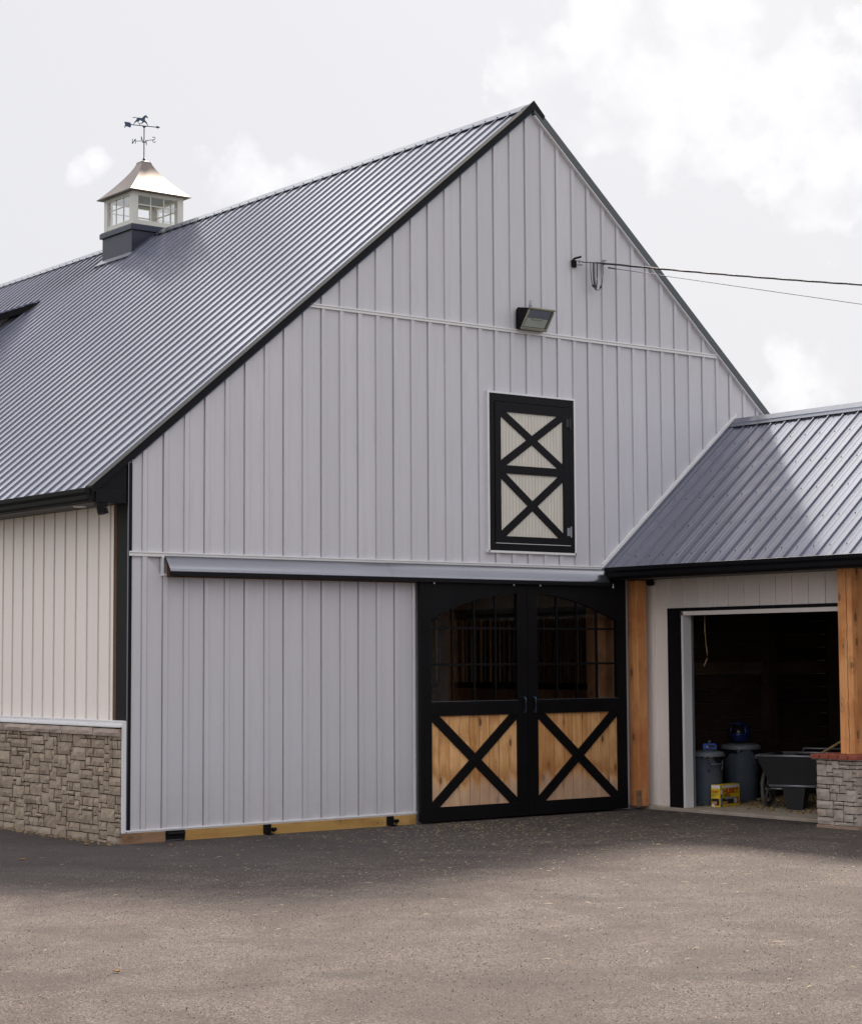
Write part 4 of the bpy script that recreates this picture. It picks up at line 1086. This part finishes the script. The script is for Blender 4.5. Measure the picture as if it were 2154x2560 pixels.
# blue gadget (squeezable pump sprayer head / radio) on the left bin
gx, gy, gz = 7.17, -.53, FZ + .622
g = thing('portable_radio', (gx, gy, gz), 'small bright blue radio with knob and aerial on the left bin lid', 'radio')
ga = Matrix.Translation((gx, gy, gz)) @ Matrix.Rotation(math.radians(-38), 4, 'Z')
mb = MB(); mb.prism([(-.078, 0, .005), (.078, 0, .005), (.082, 0, .045), (.066, 0, .072), (-.066, 0, .072), (-.082, 0, .045)], (0, -.06, 0)); mb.v = [(a, b + .03, c) for a, b, c in mb.v]; mb.xf(ga); ob('case', mb, 'blue_plastic', g, bevel=.006)
mb = MB().box(-.02, .06, -.033, -.029, .025, .055).xf(ga); ob('dial', mb, 'cart_black', g)
mb = MB().box(-.082, .082, -.036, .036, 0, .007).xf(ga); ob('foot', mb, 'bag_black', g)
mb = MB().tube([(0, 0, .07), (0, 0, .095)], .008, 8).tube([(0, 0, .09), (0, 0, .105)], .017, 12).xf(ga); ob('knob', mb, 'bin_lid', g)
mb = MB().tube([(-.03, .02, .07), (-.045, .02, .20)], .003, 6).xf(ga); ob('aerial', mb, 'cart_black', g)
mb = MB().lathe([(0, 0), (.008, .003), (.008, .01)], (0, 0, 0), 10).xf(ga @ Matrix.Translation((-.03, -.031, .035)) @ Matrix.Rotation(math.pi / 2, 4, 'X')); ob('button', mb, 'white_plastic', g)

# full-face helmet on the right bin
hx_, hy_, hz_ = 7.84, -.38, FZ + .675
hm = thing('helmet', (hx_, hy_, hz_), 'dark blue full face helmet with peak resting on the right bin', 'helmet')
H = Matrix.Translation((hx_, hy_, hz_)) @ Matrix.Rotation(math.radians(205), 4, 'Z')
mb = MB(); nU, nV = 28, 16; vs = []
def hp(u, v):
    th, ph = u * 2 * math.pi, v * math.pi * .80
    x = .135 * math.sin(ph) * math.cos(th) * (1.12 if math.cos(th) > 0 else 1); y = .105 * math.sin(ph) * math.sin(th); z = .115 + .12 * math.cos(ph)
    return (x, y, z)
for j in range(nV + 1):
    for i in range(nU): vs.append(hp(i / nU, j / nV))
F = []
for j in range(nV):
    for i in range(nU):
        u = i / nU; v = j / nV; th = (u + .5 / nU) * 360
        if (th < 52 or th > 308) and 5 <= j <= 9: continue
        F.append((j * nU + i, j * nU + (i + 1) % nU, (j + 1) * nU + (i + 1) % nU, (j + 1) * nU + i))
mb.add(vs, F); mb.xf(H); o = ob('shell', mb, 'helmet_blue', hm, smooth=True); sd = o.modifiers.new('s', 'SOLIDIFY'); sd.thickness = .012
mb = MB(); vs = [(.9 * (x), .9 * y, .115 + (z - .115) * .9) for x, y, z in [hp(i / nU, j / nV) for j in range(nV + 1) for i in range(nU)]]
mb.add(vs, [(j * nU + i, j * nU + (i + 1) % nU, (j + 1) * nU + (i + 1) % nU, (j + 1) * nU + i) for j in range(nV) for i in range(nU)]); mb.xf(H); ob('lining', mb, 'bag_black', hm, smooth=True)
mb = MB(); mb.add([(.05, -.085, .205), (.05, .085, .205), (.20, .07, .225), (.20, -.07, .225), (.05, -.085, .215), (.05, .085, .215), (.20, .07, .232), (.20, -.07, .232)], [(0, 1, 2, 3), (7, 6, 5, 4), (0, 4, 5, 1), (1, 5, 6, 2), (2, 6, 7, 3), (3, 7, 4, 0)]); mb.xf(H); ob('peak', mb, 'helmet_blue', hm)

# ------------------------------------------------------------------ yellow carton
bxo = thing('carton', (7.2, -.79, FZ), 'yellow and black carton of bags with red HUSKY lettering on the garage floor', 'box')
ux = Vector((.428, .101, 0)).normalized(); uy = Vector((-.033, .110, 0)).normalized(); uy = (uy - ux * uy.dot(ux)).normalized()
BO = Vector((7.0, -.848, FZ)); bwid, bdep, bh = .43, .115, .245
CT = Matrix((ux, uy, Vector((0, 0, 1)))).transposed().to_4x4(); CT.translation = BO
def cbox(*a): return MB().box(*a).xf(CT)
ob('carton_body', cbox(0, bwid, 0, bdep, 0, bh), 'box_yellow', bxo, bevel=.002)
ob('top_band', cbox(.045, bwid - .012, -.0008, .002, bh - .036, bh - .008), 'box_white', bxo)
ob('spine_band', cbox(.004, .048, -.0009, .002, .004, bh - .045), 'box_black', bxo)
ob('spine_print', cbox(.016, .034, -.0016, .0, .012, .125), 'box_grey', bxo)
ob('spine_badge', cbox(.008, .044, -.0016, .0, .14, .195), 'box_white', bxo)
ob('photo_print', cbox(.055, bwid - .02, -.0008, .002, .03, .10), 'box_black', bxo)
ob('photo_print', cbox(.055, .16, -.0014, .0, .034, .062), 'box_skin', bxo)
ob('photo_print', cbox(bwid - .06, bwid - .012, -.0014, .0, .040, .098), 'box_skin', bxo)
ob('photo_print', cbox(.10, bwid - .08, -.0014, .0, .084, .104), 'box_grey', bxo)
ob('count_badge', cbox(.30, .355, -.0020, .0, .036, .082), 'box_white', bxo)
ob('side_band', cbox(-.0008, .002, .006, bdep - .004, bh - .036, bh - .004), 'box_white', bxo)
ob('side_photo', cbox(-.0008, .002, .012, bdep - .004, .018, .095), 'box_black', bxo)
ob('side_photo', cbox(-.0014, .0, .045, bdep - .004, .03, .062), 'box_skin', bxo)
ob('side_badge', cbox(-.002, .0, bdep - .04, bdep - .006, .004, .03), 'box_white', bxo)
Tf = CT @ Matrix.Rotation(math.pi / 2, 4, 'X')
def front_text(txt, x, z, size, mat, sx=1.0, bold=.0):
    mb = text_mesh(txt, size, mat, .0006, bold, 0, sx); mb.xf(CT @ Matrix.Translation((x, -.0015, z)) @ Matrix.Rotation(math.pi / 2, 4, 'X')); ob('lettering', mb, mat, bxo)
def side_text(txt, yv, z, size, mat, sx=1.0, bold=.0):
    mb = text_mesh(txt, size, mat, .0006, bold, 0, sx); mb.xf(CT @ Matrix.Translation((-.0015, yv, z)) @ Matrix.Rotation(-math.pi / 2, 4, 'Z') @ Matrix.Rotation(math.pi / 2, 4, 'X')); ob('lettering', mb, mat, bxo)
front_text('HUSKY', .066, .146, .080, 'box_red', 1.30, .0032)
front_text('CONTRACTOR', .068, .128, .018, 'box_black', 1.1, .0005)
front_text('CLEAN-UP BAGS', .068, .110, .018, 'box_black', 1.2, .0005)
front_text('42', .306, .046, .034, 'box_black', 1.0, .001)
side_text('HUSKY', bdep - .006, .160, .034, 'box_red', .88, .0012)
side_text('CONTRACTOR', bdep - .008, .142, .012, 'box_black', 1.0)
side_text('CLEAN-UP', bdep - .008, .128, .012, 'box_black', 1.0)
side_text('BAGS', bdep - .008, .114, .012, 'box_black', 1.0)

# ------------------------------------------------------------------ garden cart
cart = thing('garden_cart', (7.70, -1.50, FZ), 'black two wheeled garden cart with deep plastic tub in the garage bay', 'cart')
CA = Matrix.Translation((7.62, -1.53, FZ)) @ Matrix.Rotation(math.radians(-67), 4, 'Z')   # local x = width
def hex_tub(wt, wb, lt, lb, z0, z1, sh=0):
    return [(-wb, -lb, z0), (wb, -lb, z0), (wb, lb, z0), (-wb, lb, z0), (-wt, -lt - sh, z1), (wt, -lt - sh, z1), (wt, lt, z1), (-wt, lt, z1)]
mb = MB(); p = hex_tub(.40, .27, .42, .36, .27, .585)
pi = hex_tub(.385, .255, .405, .345, .285, .585)
mb.add(p, [(0, 3, 2, 1), (0, 1, 5, 4), (1, 2, 6, 5), (2, 3, 7, 6), (3, 0, 4, 7)]); mb.add(pi, [(0, 1, 2, 3), (4, 5, 1, 0), (5, 6, 2, 1), (6, 7, 3, 2), (7, 4, 0, 3)])
mb.xf(CA); ob('tub', mb, 'cart_black', cart)
mb = MB(); 
for a, b in (((-.40, -.42), (.40, -.42)), ((.40, -.42), (.40, .42)), ((.40, .42), (-.40, .42)), ((-.40, .42), (-.40, -.42))):
    mb.tube([(a[0], a[1], .588), (b[0], b[1], .588)], .013, 8)
mb.xf(CA); ob('rim', mb, 'steel_grey', cart, smooth=True)
mb = MB(); mb.tube([(-.27, -.37, .262), (.30, -.37, .262)], .013, 8); mb.tube([(-.27, -.37, .262), (-.27, .45, .262)], .013, 8); mb.tube([(.27, -.37, .262), (.27, .45, .262)], .013, 8)
mb.xf(CA); ob('frame', mb, 'steel_grey', cart, smooth=True)
mb = MB(); mb.hexa([(-.09, -.34, 0), (.09, -.34, 0), (.09, -.22, 0), (-.09, -.22, 0), (-.13, -.36, .25), (.13, -.36, .25), (.13, -.18, .25), (-.13, -.18, .25)]); mb.xf(CA); ob('stand', mb, 'cart_black', cart)
mb = MB(); mb.tube([(-.43, -.02, .205), (.43, -.02, .205)], .012, 8); mb.xf(CA); ob('axle', mb, 'steel_grey', cart)
for sx in (-1, 1):
    wb_ = MB(); rw = .195; n = 40; xw = sx * .41
    for i in range(n):
        pass
    pts = [(xw, -.02 + rw * math.cos(2 * math.pi * i / n), .215 + rw * math.sin(2 * math.pi * i / n)) for i in range(n + 1)]
    mb = MB(); mb.tube(pts, .022, 10, caps=False); mb.xf(CA); ty = ob('wheel', mb, 'tyre_rubber', cart, smooth=True)
    pts = [(xw, -.02 + (rw - .028) * math.cos(2 * math.pi * i / n), .215 + (rw - .028) * math.sin(2 * math.pi * i / n)) for i in range(n + 1)]
    mb = MB(); mb.tube(pts, .010, 8, caps=False); mb.xf(CA); ob('rim', mb, 'cart_black', ty, smooth=True)
    mb = MB()
    for k_ in range(5):
        a = 2 * math.pi * k_ / 5 + .3; mb.tube([(xw, -.02 + .02 * math.cos(a), .215 + .02 * math.sin(a)), (xw, -.02 + (rw - .03) * math.cos(a), .215 + (rw - .03) * math.sin(a))], [.016, .011], 6)
    mb.lathe([(0, -.03), (.028, -.03), (.028, .03), (0, .03)], (0, 0, 0), 12) if False else mb.tube([(xw - .03, -.02, .205), (xw + .03, -.02, .205)], .028, 12)
    mb.xf(CA); ob('spokes', mb, 'tyre_rubber', ty)
mb = MB(); mb.tube([(-.27, .40, .262), (-.25, .75, .62), (.25, .75, .62), (.27, .40, .262)], .013, 8); mb.xf(CA); ob('pull_handle', mb, 'steel_grey', cart, smooth=True)
# tools lying in the tub
t = thing('shovel', (8.0, -1.6, .6), 'long wooden handled shovel leaning out of the black cart', 'shovel')
mb = MB(); mb.tube([(7.72, -1.42, .50), (8.35, -1.95, .99)], .014, 8); ob('handle', mb, 'handle_wood', t, smooth=True)
mb = MB(); mb.box(-.10, .10, -.005, .005, -.22, 0); mb.xf(Matrix.Translation((7.74, -1.44, .52)) @ Matrix.Rotation(.9, 4, 'X')); ob('blade', mb, 'steel_grey', t)
t = thing('muck_bucket', (7.95, -1.25, .46), 'black bucket lying among the load in the cart', 'bucket')
mb = MB(); mb.lathe([(0, 0), (.12, 0), (.15, .155), (.165, .160), (.165, .17), (.14, .168), (.11, .02), (0, .02)], (7.96, -1.32, .45), 28); ob('shell', mb, 'cart_black', t, smooth=True)
mb = MB(); mb.tube([(7.96 + .16 * math.cos(a), -1.32 + .16 * math.sin(a), .62) for a in [k_ * math.pi / 10 for k_ in range(11)]], .004, 6); ob('bail', mb, 'steel_grey', t)

# hanging cord in the doorway
mb = MB(); mb.tube([(6.85, -.80, 2.17), (6.853, -.795, 2.0), (6.856, -.81, 1.85), (6.862, -.82, 1.74), (6.858, -.815, 1.68), (6.845, -.80, 1.63), (6.838, -.79, 1.60)], .006, 6)
tag(ob('pull_cord', mb, 'cord_orange', smooth=True), 'thin orange pull cord hanging inside the garage opening', 'cord')

# ------------------------------------------------------------------ litter
def straw(n, fn, mat, nm, lmin=.02, lmax=.07, z0=.004):
    mb = MB(); r = random.Random(n)
    for _ in range(n):
        x, y = fn(r); a = r.gauss(.0, .9); l = r.uniform(lmin, lmax) * (1.6 if r.random() < .06 else 1); w = r.uniform(.0008, .0022)
        c, s2 = math.cos(a), math.sin(a); k_ = r.uniform(-.15, .15) * l; z = z0 + r.uniform(.001, .006)
        P_ = lambda u, v, zz: (x + c * u - s2 * v, y + s2 * u + c * v, zz)
        mb.add([P_(-l / 2, -w, z), P_(0, -w + k_, z + .003), P_(l / 2, -w, z), P_(l / 2, w, z), P_(0, w + k_, z + .005), P_(-l / 2, w, z)], [(0, 1, 4, 5), (1, 2, 3, 4)])
    return tag(ob(nm, mb, mat), kind='stuff')
def yard(r):
    if r.random() < .6: return r.gauss(3.6, 1.3), -abs(r.gauss(0, 1.9)) - .2
    return yard2(r)
def yard2(r):
    while True:
        x, y = r.uniform(-6, 6.4), r.uniform(-10.5, -.3)
        if r.random() < min(1, max(.03, (x + 3.0) / 6)): return x, y
straw(1500, yard, 'hay', 'hay_litter', .012, .05); straw(520, yard2, 'hay_pale', 'straw_litter', .015, .065)
straw(2600, lambda r: (r.uniform(6.7, 9.4), -.1 - abs(r.gauss(0, 1.1))), 'hay', 'garage_hay', .015, .05, .036)
mb = MB(); r = random.Random(4)
for _ in range(900):
    x, y = (r.gauss(8.2, .35), r.gauss(-.75, .22)) if r.random() < .6 else (r.uniform(7, 9), r.uniform(-2.4, -.3)); s_ = r.uniform(.006, .022); z = .036 + (r.random() * .03 if x > 7.9 else 0)
    mb.hexa([(x + a * s_ * r.uniform(.5, 1), y + b * s_ * r.uniform(.5, 1), z + c * s_) for a, b, c in ((-1, -1, 0), (1, -1, 0), (1, 1, 0), (-1, 1, 0), (-1, -1, .8), (1, -1, .8), (1, 1, .8), (-1, 1, .8))])
tag(ob('floor_debris', mb, 'dirt'), kind='stuff')
# aggregate standing proud of the worn asphalt
for nm_, mt_, cnt, sd_ in (('loose_grit', 'grit_pale', 15000, 11), ('dark_grit', 'grit_dark', 9000, 12)):
    rg = random.Random(sd_); mb = MB(); V, FF = mb.v, mb.f
    for _ in range(cnt):
        y = -2.0 - 9.5 * rg.random() ** .75; x = rg.uniform(-6.5, 5.0 + (y + 2) * .2)
        q_ = rg.uniform(.0022, .005) * (1.5 if rg.random() < .03 else 1); a_ = rg.random() * 6.28; h_ = q_ * rg.uniform(.8, 1.5); o_ = len(V)
        for k_ in range(3):
            w_ = a_ + k_ * 2.094; V.append((x + q_ * math.cos(w_), y + q_ * math.sin(w_), 0.0005))
        V.append((x, y, h_)); FF += [(o_, o_ + 1, o_ + 3), (o_ + 1, o_ + 2, o_ + 3), (o_ + 2, o_, o_ + 3)]
    tag(ob(nm_, mb, mt_), kind='stuff')
# loose grit at the foot of the stone wall
mb = MB()
for _ in range(260):
    y = r.uniform(0, 4); x = -.10 - abs(r.gauss(0, .05)); s_ = r.uniform(.003, .012)
    mb.hexa([(x + a * s_, y + b * s_ * r.uniform(.6, 1.6), c * s_) for a, b, c in ((-1, -1, 0), (1, -1, 0), (1, 1, 0), (-1, 1, 0), (-.6, -.6, .8), (.6, -.6, .8), (.6, .6, .8), (-.6, .6, .8))])
tag(ob('wall_grit', mb, 'dirt'), kind='stuff')
def leaf(x, y, s_, a, label, mat='leaf_orange', grp='dry leaves lying on the asphalt'):
    mb = MB(); vs = []
    for j in range(5):
        for i in range(5):
            u, v = i / 4 - .5, j / 4 - .5; w = math.cos(v * 2.6) * .9; vs.append((u * s_ * w, v * s_ * 1.6, .006 + s_ * .5 * abs(u) + s_ * .35 * v * v))
    mb.add(vs, [(j * 5 + i, j * 5 + i + 1, (j + 1) * 5 + i + 1, (j + 1) * 5 + i) for j in range(4) for i in range(4)])
    mb.xf(Matrix.Rotation(a, 4, 'Z')); o = ob('dry_leaf', mb, mat, loc=(x, y, 0), smooth=True); tag(o, label, 'leaf', grp)
leaf(-3.803, -6.69, .032, .4, 'curled ochre leaf lying alone at lower left of the yard')
leaf(-1.434, -.754, .035, 1.4, 'small ochre leaf lying out from the foot of the stone wall')
leaf(-.35, .12, .04, .2, 'dry leaf against the foot of the stone corner')
leaf(1.9, -1.3, .03, 2.0, 'small brown leaf on the dark asphalt before the long siding wall')
